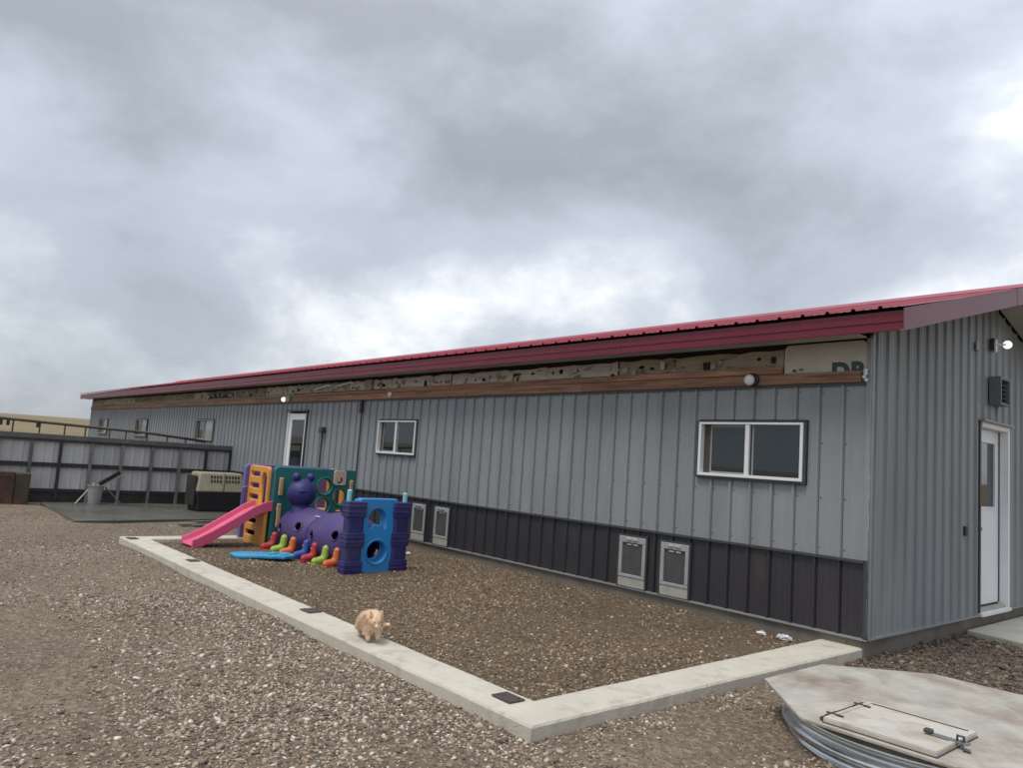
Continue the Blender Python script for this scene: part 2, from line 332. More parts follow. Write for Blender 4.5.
def circle(cx, cy_, r, n=24, ry=None): return [(cx + r * math.cos(2 * math.pi * k / n), cy_ + (ry or r) * math.sin(2 * math.pi * k / n)) for k in range(n)]
def rrect(x0, x1, y0, y1, r, n=5):
    o = []
    for cx, cz, a in ((x1 - r, y1 - r, 0), (x0 + r, y1 - r, 90), (x0 + r, y0 + r, 180), (x1 - r, y0 + r, 270)):
        for k in range(n + 1):
            t = math.radians(a + 90 * k / n); o.append((cx + r * math.cos(t), cz + r * math.sin(t)))
    return o
def arch(x0, x1, y0, y1, n=12):
    r = (x1 - x0) / 2; c = (x0 + x1) / 2
    return [(x0, y0), (x1, y0)] + [(c + r * math.cos(math.pi * k / n), y1 - r + r * math.sin(math.pi * k / n)) for k in range(n + 1)]
def plate(name, m, parent, outer, holes, thick, mapfn, bevel=0.006, smooth=True):
    """flat panel with true openings: 2-D outline + holes, thickness and rounded edges"""
    cu = bpy.data.curves.new(name, 'CURVE'); cu.dimensions = '2D'; cu.fill_mode = 'BOTH'
    cu.extrude = thick / 2 - bevel; cu.bevel_depth = bevel; cu.bevel_resolution = 2
    for lp in [outer] + list(holes):
        sp = cu.splines.new('POLY'); sp.points.add(len(lp) - 1); sp.use_cyclic_u = True
        for p, q in zip(sp.points, lp): p.co = (q[0], q[1], 0, 1)
    tmp = bpy.data.objects.new('tmp', cu); COL.objects.link(tmp)
    dg = bpy.context.evaluated_depsgraph_get(); me = bpy.data.meshes.new_from_object(tmp.evaluated_get(dg))
    bpy.data.objects.remove(tmp); bpy.data.curves.remove(cu)
    for v in me.vertices: v.co = mapfn(*v.co)
    bm = bmesh.new(); bm.from_mesh(me); bmesh.ops.remove_doubles(bm, verts=bm.verts, dist=1e-5); bmesh.ops.recalc_face_normals(bm, faces=bm.faces); bm.to_mesh(me); bm.free()
    me.name = name
    return link_mesh(name, me, m, parent)
def structure(o): o['kind'] = 'structure'; return o

# ------------------------------------------------------------------ ground, hills
GZ = .038                  # level of the worked ground round the building
def gh(x, y):
    x = np.asarray(x, float); y = np.asarray(y, float)
    return GZ + 0.010 * np.sin(1.7 * x + .6 * y) * np.sin(1.3 * y - .4 * x + 1) + 0.006 * np.sin(4.1 * x - 2.2 * y) + 0.005 * np.sin(5.3 * y + 3.1 * x + .5)
def axis(lo, hi, step, far):
    a = list(np.arange(lo, hi + 1e-6, step)); d = step
    l, h = lo, hi; left, rgt = [], []
    while l > -far: d *= 1.35; l -= d; left.append(l)
    d = step
    while h < far: d *= 1.35; h += d; rgt.append(h)
    return np.array(left[::-1] + a + rgt)
def grid_mesh(name, xs, ys, hf):
    X, Y = np.meshgrid(xs, ys); Zv = hf(X, Y); n, m = X.shape
    me = bpy.data.meshes.new(name); idx = np.arange(n * m).reshape(n, m)
    F = np.stack([idx[:-1, :-1], idx[:-1, 1:], idx[1:, 1:], idx[1:, :-1]], -1).reshape(-1, 4)
    me.from_pydata(np.stack([X, Y, Zv], -1).reshape(-1, 3).tolist(), [], F.tolist()); me.update(); return me
def ground_h(x, y):
    w = np.clip((22 - np.abs(x + 6)) / 6, 0, 1) * np.clip((14 - np.abs(y + 4)) / 4, 0, 1)
    inside = (x < .05) & (y > -.12)
    return np.where(inside, -0.03, gh(x, y) * w)
structure(link_mesh('ground', grid_mesh('ground', axis(-20, 7, .15, 1500), axis(-10, 6, .15, 1500), ground_h), 'ground', smooth=True))
def hill_mesh():
    me = MB(); na, nr = 140, 10; V = []; F = []
    for k in range(nr + 1):
        t = k / nr; r = 150 + 330 * t
        for j in range(na):
            a = 2 * math.pi * j / na
            h = 5.9 + 0.6 * math.sin(2 * a + 1) + 0.35 * math.sin(7 * a) + .25 * math.sin(17 * a + 2)
            z = -0.6 + (h + .6) * (math.sin(min(t / .55, 1) * math.pi / 2) ** 2) + (t > .55) * (t - .55) * .2
            V.append((-5 + r * math.cos(a), -3 + r * math.sin(a), z * (1 + .03 * math.sin(9 * t + 5 * a))))
    for k in range(nr):
        for j in range(na): q = k * na; F.append((q + j, q + (j + 1) % na, q + na + (j + 1) % na, q + na + j))
    me.v, me.f = V, F; return me.mesh('hills')
structure(link_mesh('hills', hill_mesh(), 'hill_grass', smooth=True))
# soil inside the curb
structure(link_mesh('yard', grid_mesh('yard', np.arange(-8.3, -.19, .1), np.append(np.arange(-3.7, -.02, .1), -.02), lambda x, y: .075 + .8 * (gh(x * 1.3, y * 1.2) - GZ) + .012 * np.exp(-((y + .1) / .3) ** 2)), 'yard_soil', smooth=True))

# ------------------------------------------------------------------ building
LX = -29.95                # far end of the long wall
BW = 6.3                   # building depth
ZB, ZC, ZM = 0.20, 0.853, 2.41
SL = 0.262
PITCHR = 0.2286
bld = root('long_building', (0, 0, 0), 'long low grey metal clad building with charcoal base and red metal roof', 'building')
PROF = [(0, 0), (.010, .022), (.028, .022), (.036, 0), (.037, -.013), (.042, -.013), (.043, 0), (.095, 0), (.100, .003), (.114, .003), (.119, 0), (.166, 0), (.171, .003), (.185, .003), (.190, 0), (.2286, 0)]
def prof_h(d):
    for (a, ha), (b, hb) in zip(PROF, PROF[1:]):
        if a <= d <= b + 1e-9: return ha + (hb - ha) * (d - a) / (b - a)
    return 0
def siding(wall, name, m, u0, u1, z0, ztop, openings, fn, shift=0.0):
    """ribbed wall sheets, one object per rib-to-rib strip; fn(u,h,z) -> xyz; alike strips share their mesh"""
    cache = {}
    k = math.floor((u0 - shift) / PITCHR)
    while shift + k * PITCHR < u1 - 1e-6:
        s = shift + k * PITCHR; k += 1
        a, b = max(s, u0), min(s + PITCHR, u1)
        if b - a < .004: continue
        ops = [o for o in openings if o[0] < b and o[1] > a]
        full = abs(b - a - PITCHR) < 1e-6 and not ops and not callable(ztop)
        if full and name in cache:
            me, s0 = cache[name]; d = Vector(fn(s, 0, 0)) - Vector(fn(s0, 0, 0))
            link_mesh(name, me, m, wall, loc=d); continue
        cuts = sorted(set([a, b] + [s + p for p, _ in PROF if a < s + p < b] + [e for o in ops for e in o[:2] if a < e < b]))
        if callable(ztop) and a < BW / 2 < b: cuts = sorted(set(cuts + [BW / 2]))
        mbs = {}
        for p, q in zip(cuts, cuts[1:]):
            mid = (p + q) / 2; zt = (lambda u: ztop(u)) if callable(ztop) else (lambda u: ztop)
            segs = [(z0, None)]
            for o in sorted([o for o in ops if o[0] < mid < o[1]], key=lambda o: o[2]):
                lo = segs.pop()[0]
                if o[2] > lo + 1e-6: segs.append((lo, o[2]))
                segs.append((o[3], None))
            for lo, hi in segs:
                if hi is None and lo >= zt(p) - 1e-6: continue
                key = 0 if (not ops or all(o[0] < mid < o[1] for o in ops) is False) and hi is None and lo == z0 else (1 if hi else 2)
                mb = mbs.setdefault(key, MB())
                mb.quad(fn(p, prof_h(p - s), lo), fn(q, prof_h(q - s), lo), fn(q, prof_h(q - s), hi or zt(q)), fn(p, prof_h(p - s), hi or zt(p)))
        if 0 in mbs and len(mbs) > 1:      # a strip half beside an opening: its cut pieces stay on the sheet
            for kk in (1, 2):
                if kk in mbs:
                    i = len(mbs[0].v); mbs[0].v += mbs[kk].v; mbs[0].f += [tuple(i + j for j in f) for f in mbs.pop(kk).f]
        for mb in mbs.values():
            me = mb.mesh(name); bm = bmesh.new(); bm.from_mesh(me); bmesh.ops.remove_doubles(bm, verts=bm.verts, dist=1e-5); bm.to_mesh(me); bm.free()
            link_mesh(name, me, m, wall)
            if full: cache[name] = (me, s)

# openings on the long wall: windows, doors, pet doors
WIN = [(-1.756, -.592, 1.51, 2.065), (-8.30, -7.14, 1.51, 2.06), (-17.62, -16.30, 1.53, 2.05), (-23.45, -22.15, 1.53, 2.05), (-28.35, -27.1, 1.53, 2.05)]
LDOOR = (-11.98, -11.10, .22, 2.24)
PETS = [(-7.06, -6.70), (-6.45, -6.09), (-2.78, -2.40), (-2.19, -1.825)]
ops = [(a - .03, b + .03, c - .03, d + .03) for a, b, c, d in WIN] + [LDOOR]
lw = box('front_wall', 'black_paper', bld, LX, -.03, .03, .16, .0, 2.86)
fnL = lambda u, h, z: (u, -h, z)
siding(lw, 'siding_panel', 'siding', LX, -.024, ZC, ZM, ops, fnL, shift=-.235 - .021)
siding(lw, 'wainscot_panel', 'charcoal', LX, -.014, ZB, ZC - .002, [(a - .02, b + .02, .19, .785) for a, b in PETS] + [LDOOR], fnL, shift=-.235 - .021)
box('wainscot_flashing', 'trim_dark', bld, LDOOR[1], -.0125, -.034, .0, ZC - .012, ZC + .012); box('wainscot_flashing', 'trim_dark', bld, LX, LDOOR[0], -.034, .0, ZC - .012, ZC + .012)
box('head_flashing', 'trim_dark', bld, LX, -.024, -.03, .03, ZM, ZM + .022)
box('base_flashing', 'trim_grey', bld, LX, .02, -.026, .0, ZB - .014, ZB + .004)
MB().box(LX + .02, -.012, .004, .2, -.08, ZB - .013).box(-.2, -.0125, .2, BW, -.08, ZB - .013).box(LX + .02, -.2, BW - .2, BW - .001, -.08, ZB - .013).build('foundation', 'concrete_wall', bld)
# gable wall
GD = (2.735, 3.71, .2, 2.33)
gtop = lambda y: 2.925 + SL * min(y, BW - y)
gw = MB()
for y0, y1, z0 in ((.001, GD[0], .0), (GD[1], BW, .0), (GD[0], GD[1], GD[3])):
    ys = [y0] + ([BW / 2] if y0 < BW / 2 < y1 else []) + [y1]
    for p, q in zip(ys, ys[1:]):
        for xx in (-.028, -.16): gw.quad((xx, p, z0), (xx, q, z0), (xx, q, gtop(q)), (xx, p, gtop(p)))
gw = gw.build('gable_wall', 'black_paper', bld)
siding(gw, 'siding_panel', 'siding', .045, BW, ZB, gtop, [GD], lambda u, h, z: (h, u, z), shift=.10)
box('base_flashing', 'trim_grey', bld, .0, .026, .02, GD[0], ZB - .014, ZB + .004); box('base_flashing', 'trim_grey', bld, .0, .026, GD[1], BW, ZB - .014, ZB + .004)
MB().box(-.022, .020, -.026, -.002, ZC + .014, 2.83).build('corner_trim', 'trim_grey', bld, bevel=.003)
box('corner_trim', 'trim_dark', bld, -.012, .020, -.026, -.002, ZB, ZC + .0135); box('corner_trim', 'trim_grey', bld, -.004, .024, -.0018, .05, ZB, 2.86, bevel=.003)
zz = ZB + .05
while zz < 1.75:
    d = random.uniform(.05, .22); w = random.uniform(.003, .010)
    if random.random() < .75: box('peeled_paint', 'sign_white' if zz > ZC else 'concrete_wall', bld, .0202, .0235, -.027, -.027 + w, zz, zz + d)
    zz += d + random.choice((.004, .01, .05))
MB().box(LX - .1, LX, .0, BW, .0, 2.9).build('end_wall', 'siding', bld)
MB().box(LX, -.2, BW - .12, BW, .0, 2.9).build('rear_wall', 'siding', bld)
# far gable triangle
MB().extrude([(0, 2.9), (BW, 2.9), (BW / 2, gtop(BW / 2))], lambda t, p, q: (t, p, q), LX - .1, LX).build('end_gable', 'siding', bld)
# screws on the ribs nearer than the downpipe
sc = MB()
x = -.235
while x > -9:
    for z in (.30, .80, .93, 1.38, 1.88, 2.36):
        if not any(a - .04 < x + .1 < b + .04 and c < z < d for a, b, c, d in ops) and not (z < .85 and any(a - .05 < x + .06 < b + .05 for a, b in PETS)):
            sc.lathe([(.0065, 0), (.0065, .003), (.003, .006)], lambda p, q, h, x=x, z=z: (x + .035 + p, -.0005 - h, z + q), 6)
    x -= PITCHR
sc.build('screw_heads', 'trim_dark', lw, kind='stuff')

# roof
RY0, RZ0 = -.435, 2.993
RX0, RX1 = -30.25, .47
rz = lambda y: RZ0 + .250 * (y - RY0)
roof = MB()
for y0, y1, f in ((RY0 + .03, BW / 2, lambda y: rz(y)), (BW / 2, BW - RY0 - .03, lambda y: rz(BW - y))):
    i = [(RX0, y0, f(y0) - .03), (RX1 - .03, y0, f(y0) - .03), (RX1 - .03, y1, f(y1) - .03), (RX0, y1, f(y1) - .03)]
    roof.quad(*i); roof.quad(*[(a, b, c - .05) for a, b, c in i])
roof = roof.build('roof', 'black_paper', bld)
rp = [(0, 0), (.012, .022), (.034, .022), (.046, 0), (.10, 0), (.105, .003), (.12, .003), (.125, 0), (.165, 0), (.17, .003), (.185, .003), (.19, 0), (.2286, 0)]
for side in (0, 1):
    mb = MB(); y0, y1 = RY0, BW / 2
    for (a, ha), (b, hb) in zip(rp, rp[1:]):
        if side == 0: mb.quad((a, y0, rz(y0) + ha), (b, y0, rz(y0) + hb), (b, y1, rz(y1) + hb), (a, y1, rz(y1) + ha))
        else: mb.quad((a, BW - y0, rz(y0) + ha), (b, BW - y0, rz(y0) + hb), (b, y1, rz(y1) + hb), (a, y1, rz(y1) + ha))
    me = mb.mesh('roof_panel'); x = RX1 - PITCHR
    while x > RX0: link_mesh('roof_panel', me, 'red_roof', roof, loc=(x, 0, 0)); x -= PITCHR
MB().extrude([(-.16, -.16 * SL - .0), (0, .03), (.16, -.16 * SL), (.16, -.16 * SL + .008), (0, .042), (-.16, -.16 * SL + .008)], lambda t, p, q: (t, BW / 2 + p, rz(BW / 2) + .022 + q), RX0, RX1).build('ridge_cap', 'red_roof', roof)
# fascia boards in lengths, stepped profile
fp = [(-.378, 2.803), (-.404, 2.803), (-.404, 2.828), (-.399, 2.832), (-.399, 2.872), (-.406, 2.877), (-.406, 2.925), (-.400, 2.930), (-.400, 2.972), (-.378, 2.972)]
x = .452; k = 0
while x > -30.2:
    b = max(x - 3.05, -30.22); MB().extrude(fp, lambda t, p, q, d=.0015 * (k % 2): (t, p - d, q), b + .0015, x).build('fascia_board', 'red_trim', bld); x = b; k += 1
box('soffit', 'soffit', bld, -30.2, .0, -.376, -.085, 2.822, 2.834)
rk = lambda y: 2.80 + SL * (min(y, BW - y) + .40)
def rake(y0, y1, dx, m='rake_trim', nm='rake_trim'):
    mb = MB()
    prof = [(.455 + dx, 0), (.468 + dx, 0), (.468 + dx, .188), (.455 + dx, .188)]
    mb.extrude(prof, lambda t, p, q: (p, t, rk(t) + q), y0, y1); mb.extrude([(.425, -.0), (.4545, 0), (.4545, .012), (.425, .012)], lambda t, p, q: (p, t, rk(t) + q), y0, y1)
    return mb.build(nm, m, bld)
rake(-.44, 2.42, 0); rake(2.40, BW / 2, .003); rake(BW / 2, BW + .44, 0)
for y0, y1 in ((-.376, BW / 2), (BW / 2, BW + .40)):
    MB().extrude([(.03, .035), (.424, .02), (.424, .03), (.03, .045)], lambda t, p, q: (p, t, rk(t) + q), y0, y1).build('rake_soffit', 'soffit', bld)
# exposed strip under the eaves: lumber, broken boards, old sign
x = -.06; k = 0
for ln in (3.45, 3.66, 2.9, 3.66, 3.3, 3.66, 3.1, 3.5, 2.8):
    b = max(x - ln, LX + .03); d = random.uniform(0, .006)
    box('lumber_plank', 'lumber', bld, b + .004, x, -.048 - d, .029, ZM + .024, ZM + .128 + random.uniform(-.004, .004), bevel=.004)
    x = b
x = -.83
while x > LX + .2:
    b = max(x - random.uniform(1.2, 2.6), LX + .05)
    box('lumber_plank', 'lumber' if x > -11 else 'old_board', bld, b + .005, x, -.028 - random.uniform(0, .010), .029, ZM + .135, ZM + .135 + random.uniform(.05, .075), bevel=.003)
    # broken sheathing piece above: ragged outline with true holes
    hs = []; w = x - b; n = int(w / .2)
    for j in range(n):
        if random.random() < .85:
            cx = b + w * (j + random.uniform(.25, .75)) / n; cz = ZM + .275 + random.uniform(-.02, .035); r = random.uniform(.014, .050)
            hs.append([(cx + r * random.uniform(.6, 2.0) * math.cos(t), cz + r * random.uniform(.5, 1.0) * math.sin(t)) for t in [2 * math.pi * (i + random.uniform(-.25, .25)) / 6 for i in range(6)]])
    nt_ = max(4, int(w / .12)); top = [(x - w * i / nt_ - (0 if 0 < i < nt_ else (.01 if i == 0 else -.01)), ZM + .372 + random.uniform(-.016, .010)) for i in range(nt_ + 1)]
    z0 = ZM + .205 + random.uniform(-.008, .006); dd = random.uniform(0, .012)
    plate('broken_board', random.choice(('old_board', 'pale_board', 'pale_board')), bld, [(b + .01, z0), (x - .01, z0)] + top, hs, .012, lambda p, q, r, dd=dd: (p, .012 - r - dd, q), bevel=.001)
    x = b
for k in range(70):      # spacers and broken ends nailed along the strip
    xx = -.95 - 19 * random.random() ** 1.2; w = random.uniform(.02, .11); z0 = ZM + random.uniform(.20, .29); d = random.uniform(.004, .02)
    box('nailed_block', random.choice(('old_board', 'pale_board', 'pale_board', 'sign_white', 'black_paper')), bld, xx, xx + w, -.006 - d, .0055 - d * .2, z0, min(z0 + random.uniform(.02, .10), ZM + .37))
for k in range(26):      # splinters and clods sticking out of the strip
    xx = -.9 - 11 * random.random() ** 1.3; zz_ = ZM + random.uniform(.20, .30); l = random.uniform(.03, .14); a = random.uniform(-.5, .5)
    MB().tube([(xx, -.012, zz_), (xx + l * .5, -.03, zz_ + .4 * l * a), (xx + l, -.022, zz_ + l * a)], [.008, .012, .004], 5).build('splinter', 'old_board', bld)
sg = plate('old_signboard', 'sign_white', bld, rrect(-.815, -.022, 2.44, 2.815, .05), [], .014, lambda p, q, r: (p, -.014 - r, q), bevel=.002)
def letters(txt, size, x, z, m, parent, name):
    cu = bpy.data.curves.new(name, 'FONT'); cu.body = txt; cu.size = size; cu.extrude = .001; cu.offset = .012; cu.space_character = 1.10
    tmp = bpy.data.objects.new('tmp', cu); COL.objects.link(tmp)
    me = bpy.data.meshes.new_from_object(tmp.evaluated_get(bpy.context.evaluated_depsgraph_get())); bpy.data.objects.remove(tmp); bpy.data.curves.remove(cu)
    for v in me.vertices: v.co = (x + v.co.x, -.0225 - v.co.z, z + v.co.y)
    return link_mesh(name, me, m, parent)
letters('DR', .225, -.345, 2.462, 'sign_green', sg, 'lettering')
plate('letter_fragment', 'sign_green', sg, [(-.735, 2.555), (-.69, 2.555), (-.692, 2.575), (-.715, 2.584), (-.732, 2.572)], [], .003, lambda p, q, r: (p, -.0225 - r, q), bevel=.0005)
plate('letter_fragment', 'sign_green', sg, [(-.67, 2.568), (-.62, 2.568), (-.625, 2.582), (-.66, 2.582)], [], .003, lambda p, q, r: (p, -.0225 - r, q), bevel=.0005)
nb = MB()
for k in range(4): nb.ball((-.022 + random.uniform(-.01, .01), -.045 - .008 * k % .02, 2.45 + .028 * k), .017, 7, 5, (1, .8, 1.1))
nb.build('torn_insulation', 'cloth_white', bld)
for (x0, z0, x1, z1) in ((-10.81, 2.665, -10.28, 2.735), (-9.95, 2.70, -9.42, 2.76)):
    MB().tube([(x0, -.05, z0), (x1, -.045, z1), (x1 + .1, .0, z1 - .005)], .021, 8).build('white_pipe', 'white_frame', bld, smooth=True)
MB().box(-8.86, -8.64, -.05, .0, 2.60, 2.79).build('board_patch', 'old_board', bld, bevel=.004)

# windows
def window(x0, x1, z0, z1, big=True):
    fr = MB(); w = .030 if big else .022
    fr.box(x0, x1, -.052, .02, z0, z0 + w).box(x0, x1, -.052, .02, z1 - w * .7, z1).box(x0, x0 + w, -.052, .02, z0 + w, z1 - w * .7).box(x1 - w, x1, -.052, .02, z0 + w, z1 - w * .7)
    wn = fr.build('window', 'white_frame' if big else 'sash_grey', bld, bevel=.003)
    xm = (x0 + x1) / 2 - .01
    tr = MB(); t = .026
    tr.box(x0 - t, x1 + t, -.04, .0, z0 - t, z0 - .001).box(x0 - t, x1 + t, -.04, .0, z1 + .001, z1 + t * .7).box(x0 - t, x0 - .001, -.038, .0, z0, z1).box(x1 + .001, x1 + t, -.038, .0, z0, z1)
    tr.build('surround', 'trim_dark', wn)
    box('mullion', 'white_frame' if big else 'sash_grey', wn, xm - .022, xm + .022, -.046, .015, z0 + w + .001, z1 - w * .7 - .001)
    box('pane', 'glass_dark' if big else 'glass_pale', wn, xm + .023, x1 - w - .001, -.018, -.012, z0 + w + .001, z1 - w * .7 - .001)
    a = x0 + w + (.085 if big else .05)
    s = MB(); s.box(a, xm - .0225, .002, .018, z0 + w + .001, z0 + w + .02).box(a, xm - .0225, .002, .018, z1 - w - .015, z1 - w * .7 - .001).box(a, a + .018, .002, .018, z0 + w + .02, z1 - w - .015)
    s.build('sash', 'sash_grey', wn)
    box('pane', 'glass_dark', wn, a + .0185, xm - .023, .008, .014, z0 + w + .0205, z1 - w - .0155)
    box('reveal', 'reveal_brown', wn, x0 + w + .001, a - .001, .012, .024, z0 + w + .001, z1 - w * .7 - .001)
    if big: box('inner_stile', 'sash_grey', wn, xm + .045, xm + .062, -.0215, -.0185, z0 + w + .001, z1 - w * .7 - .001)
    return wn
for i, wv in enumerate(WIN): window(*wv, big=i < 2)
# pet doors
def pet(x0, x1):
    z0, z1 = .212, .765; f = MB(); w = .045
    f.box(x0, x1, -.040, .02, z0 + .10, z0 + .135).box(x0, x1, -.040, .02, z1 - .07, z1).box(x0, x0 + w, -.040, .02, z0 + .135, z1 - .07).box(x1 - w, x1, -.040, .02, z0 + .135, z1 - .07)
    p = f.build('pet_door', 'petdoor_frame', bld, bevel=.006)
    box('flap', 'petdoor_flap', p, x0 + w + .004, x1 - w - .004, -.022, -.014, z0 + .14, z1 - .071)
    box('sill', 'petdoor_sill', p, x0, x1, -.034, .02, z0 - .004, z0 + .098, bevel=.005)
    xc = (x0 + x1) / 2
    for s in (-1, 1):
        box('clip', 'shiny_clip', p, xc + s * .045 - .036, xc + s * .045 + .036, -.052, -.0405, z1 - .042, z1 - .018, bevel=.004)
        box('clip', 'shiny_clip', p, xc + s * .045 - .034, xc + s * .045 + .034, -.032, -.0225, z1 - .098, z1 - .082, bevel=.003)
    MB().box(x0 - .022, x0 - .002, -.034, .0, ZB + .006, z1 + .022).box(x1 + .002, x1 + .022, -.034, .0, ZB + .006, z1 + .022).box(x0 - .002, x1 + .002, -.034, .0, z1 + .002, z1 + .022).build('surround', 'trim_dark', p)
for a, b in PETS: pet(a, b)
# glazed door on the long wall
x0, x1, z0, z1 = LDOOR
dr = MB().box(x0 + .04, x0 + .17, -.004, .029, z0, z1 - .04).box(x1 - .13, x1 - .04, -.004, .029, z0, z1 - .04).box(x0 + .17, x1 - .13, -.004, .029, z0, z0 + .42).box(x0 + .17, x1 - .13, -.004, .029, z1 - .17, z1 - .04).build('glazed_door', 'white_door', bld, bevel=.004)
box('pane', 'glass_dark', dr, x0 + .172, x1 - .132, .010, .016, z0 + .422, z1 - .172)
MB().box(x0, x0 + .038, -.03, .029, z0, z1 - .001).build('jamb', 'white_frame', dr); box('jamb', 'trim_dark', dr, x1 - .038, x1, -.03, .029, z0, z1 - .001)
box('drip_cap', 'trim_dark', dr, x0 - .08, x1 + .04, -.05, .0, z1, z1 + .03)
MB().tube([(x0 + .09, -.005, 1.1), (x0 + .09, -.05, 1.1), (x0 + .17, -.055, 1.1)], .011, 8).build('handle', 'trim_dark', dr)
# gable door
y0, y1, z0, z1 = GD; DX = -.075
sl = MB().box(DX - .04, DX, y0 + .034, y0 + .20, z0 + .07, z1 - .06).box(DX - .04, DX, y1 - .20, y1 - .055, z0 + .07, z1 - .06).box(DX - .04, DX, y0 + .20, y1 - .20, z0 + .07, z0 + 1.16).box(DX - .04, DX, y0 + .20, y1 - .20, z1 - .20, z1 - .06).build('entrance_door', 'white_door', bld, bevel=.003)
MB().box(DX - .02, DX + .010, y0 + .185, y0 + .215, z0 + 1.145, z1 - .185).box(DX - .02, DX + .010, y1 - .215, y1 - .185, z0 + 1.145, z1 - .185).box(DX - .02, DX + .0105, y0 + .215, y1 - .215, z0 + 1.145, z0 + 1.175).box(DX - .02, DX + .0105, y0 + .215, y1 - .215, z1 - .215, z1 - .185).build('glazing_bead', 'white_frame', sl)
box('pane', 'glass_dark', sl, DX - .018, DX - .010, y0 + .216, y1 - .216, z0 + 1.176, z1 - .216)
box('jamb', 'white_frame', sl, DX - .06, .028, y1 - .052, y1 + .012, z0 + .02, z1 - .0, bevel=.003)
box('jamb', 'trim_dark', sl, DX - .06, .022, y0 - .008, y0 + .030, z0 + .02, z1 - .0, bevel=.003)
box('jamb', 'white_frame', sl, DX - .06, .026, y0 + .051, y1 - .053, z1 - .055, z1 - .001)
box('weather_seal', 'black_plastic', sl, DX - .03, DX + .012, y1 - .0545, y1 - .0525, z0 + .07, z1 - .06)
box('drip_cap', 'sash_grey', sl, .0, .075, y0 - .03, y1 + .03, z1 + .001, z1 + .022)
box('threshold', 'white_frame', sl, DX - .06, .05, y0, y1 - .0, z0 - .02, z0 + .018, bevel=.004); box('door_sweep', 'black_plastic', sl, DX - .035, DX - .004, y0 + .056, y1 - .056, z0 + .05, z0 + .068)
MB().box(DX - .05, .0, y0, y1 - .001, z0 + .0185, z0 + .045).build('sill', 'slab', sl)
hd = MB().lathe([(.033, 0), (.033, .006), (.012, .010), (.012, .035), (.028, .042), (.03, .06), (.02, .072)], lambda p, q, h: (DX + h, y0 + .125 + p, z0 + .93 + q), 14).build('knob', 'grey_metal', sl, smooth=True)
box('doorbell', 'vent_dark', bld, .0, .028, 2.285, 2.35, 1.06, 1.16, bevel=.004)
# gable vent hood and lamp
vb = MB().box(.018, .135, 3.02, 3.05, 2.55, 2.87).box(.018, .135, 3.33, 3.36, 2.55, 2.87).box(.018, .1352, 3.0505, 3.3295, 2.84, 2.87).box(.018, .13, 3.0505, 3.3295, 2.55, 2.57).build('vent_hood', 'grey_metal', bld)
box('back_panel', 'grey_metal', vb, .019, .03, 3.0506, 3.3294, 2.571, 2.839)
for k in range(5):
    z = 2.60 + .05 * k; MB().extrude([(.05, z), (.11, z - .025), (.112, z - .02), (.052, z + .005)], lambda t, p, q: (p, t, q), 3.052, 3.328).build('louvre', 'grey_metal', vb)
fl = box('floodlight', 'lamp_white', bld, .0195, .05, 3.10, 3.20, 3.17, 3.33, bevel=.008)
MB().box(.0195, .06, 3.045, 3.099, 3.18, 3.32).build('housing', 'trim_dark', fl)
MB().tube([(.05, 3.17, 3.265), (.10, 3.24, 3.27), (.11, 3.29, 3.275)], .012, 8).build('arm', 'lamp_white', fl)
MB().ball((.115, 3.32, 3.28), .048, 16, 10).build('bulb', 'bulb_lit', fl, smooth=True)
box('junction_plate', 'sash_grey', bld, .0195, .032, 2.57, 2.66, 3.11, 3.21)
# lamps on the long wall
bl = MB().lathe([(.066, 0), (.066, .02), (.05, .03)], lambda p, q, h: (-1.13 + p, -.054 - h, 2.49 + q), 18).build('bulkhead_lamp', 'black_plastic', bld, smooth=False)
MB().lathe([(.052, .03), (.056, .05), (.049, .07), (.026, .08)], lambda p, q, h: (-1.145 + p, -.054 - h, 2.485 + q), 20).build('globe', 'lamp_white', bl, smooth=True)
wl = box('wall_light', 'sash_grey', bld, -12.05, -11.85, -.10, -.055, 2.44, 2.56, bevel=.006)
MB().ball((-12.12, -.10, 2.49), .05, 12, 8).build('bulb', 'bulb_lit', wl, smooth=True)
MB().lathe([(.05, 0), (.05, .03), (.03, .05)], lambda p, q, h: (-7.95 + p, -.056 - h, 2.5 + q), 12).build('sensor', 'lamp_white', bld, smooth=True)
# standpipe with hood and black conduit
sp = MB().tube([(-10.32, -.055, .1), (-10.32, -.055, 1.84)], .020, 8).build('vent_pipe', 'vent_dark', bld)
MB().box(-10.39, -10.25, -.11, -.02, 1.82, 1.93).build('pipe_cap', 'trim_dark', sp, bevel=.012)
cn = MB().tube([(-8.93, -.034, .2), (-8.93, -.034, 2.42)], .014, 8).build('conduit', 'trim_dark', bld); box('conduit_box', 'black_plastic', cn, -8.97, -8.89, -.065, -.03, 2.20, 2.42, bevel=.004)

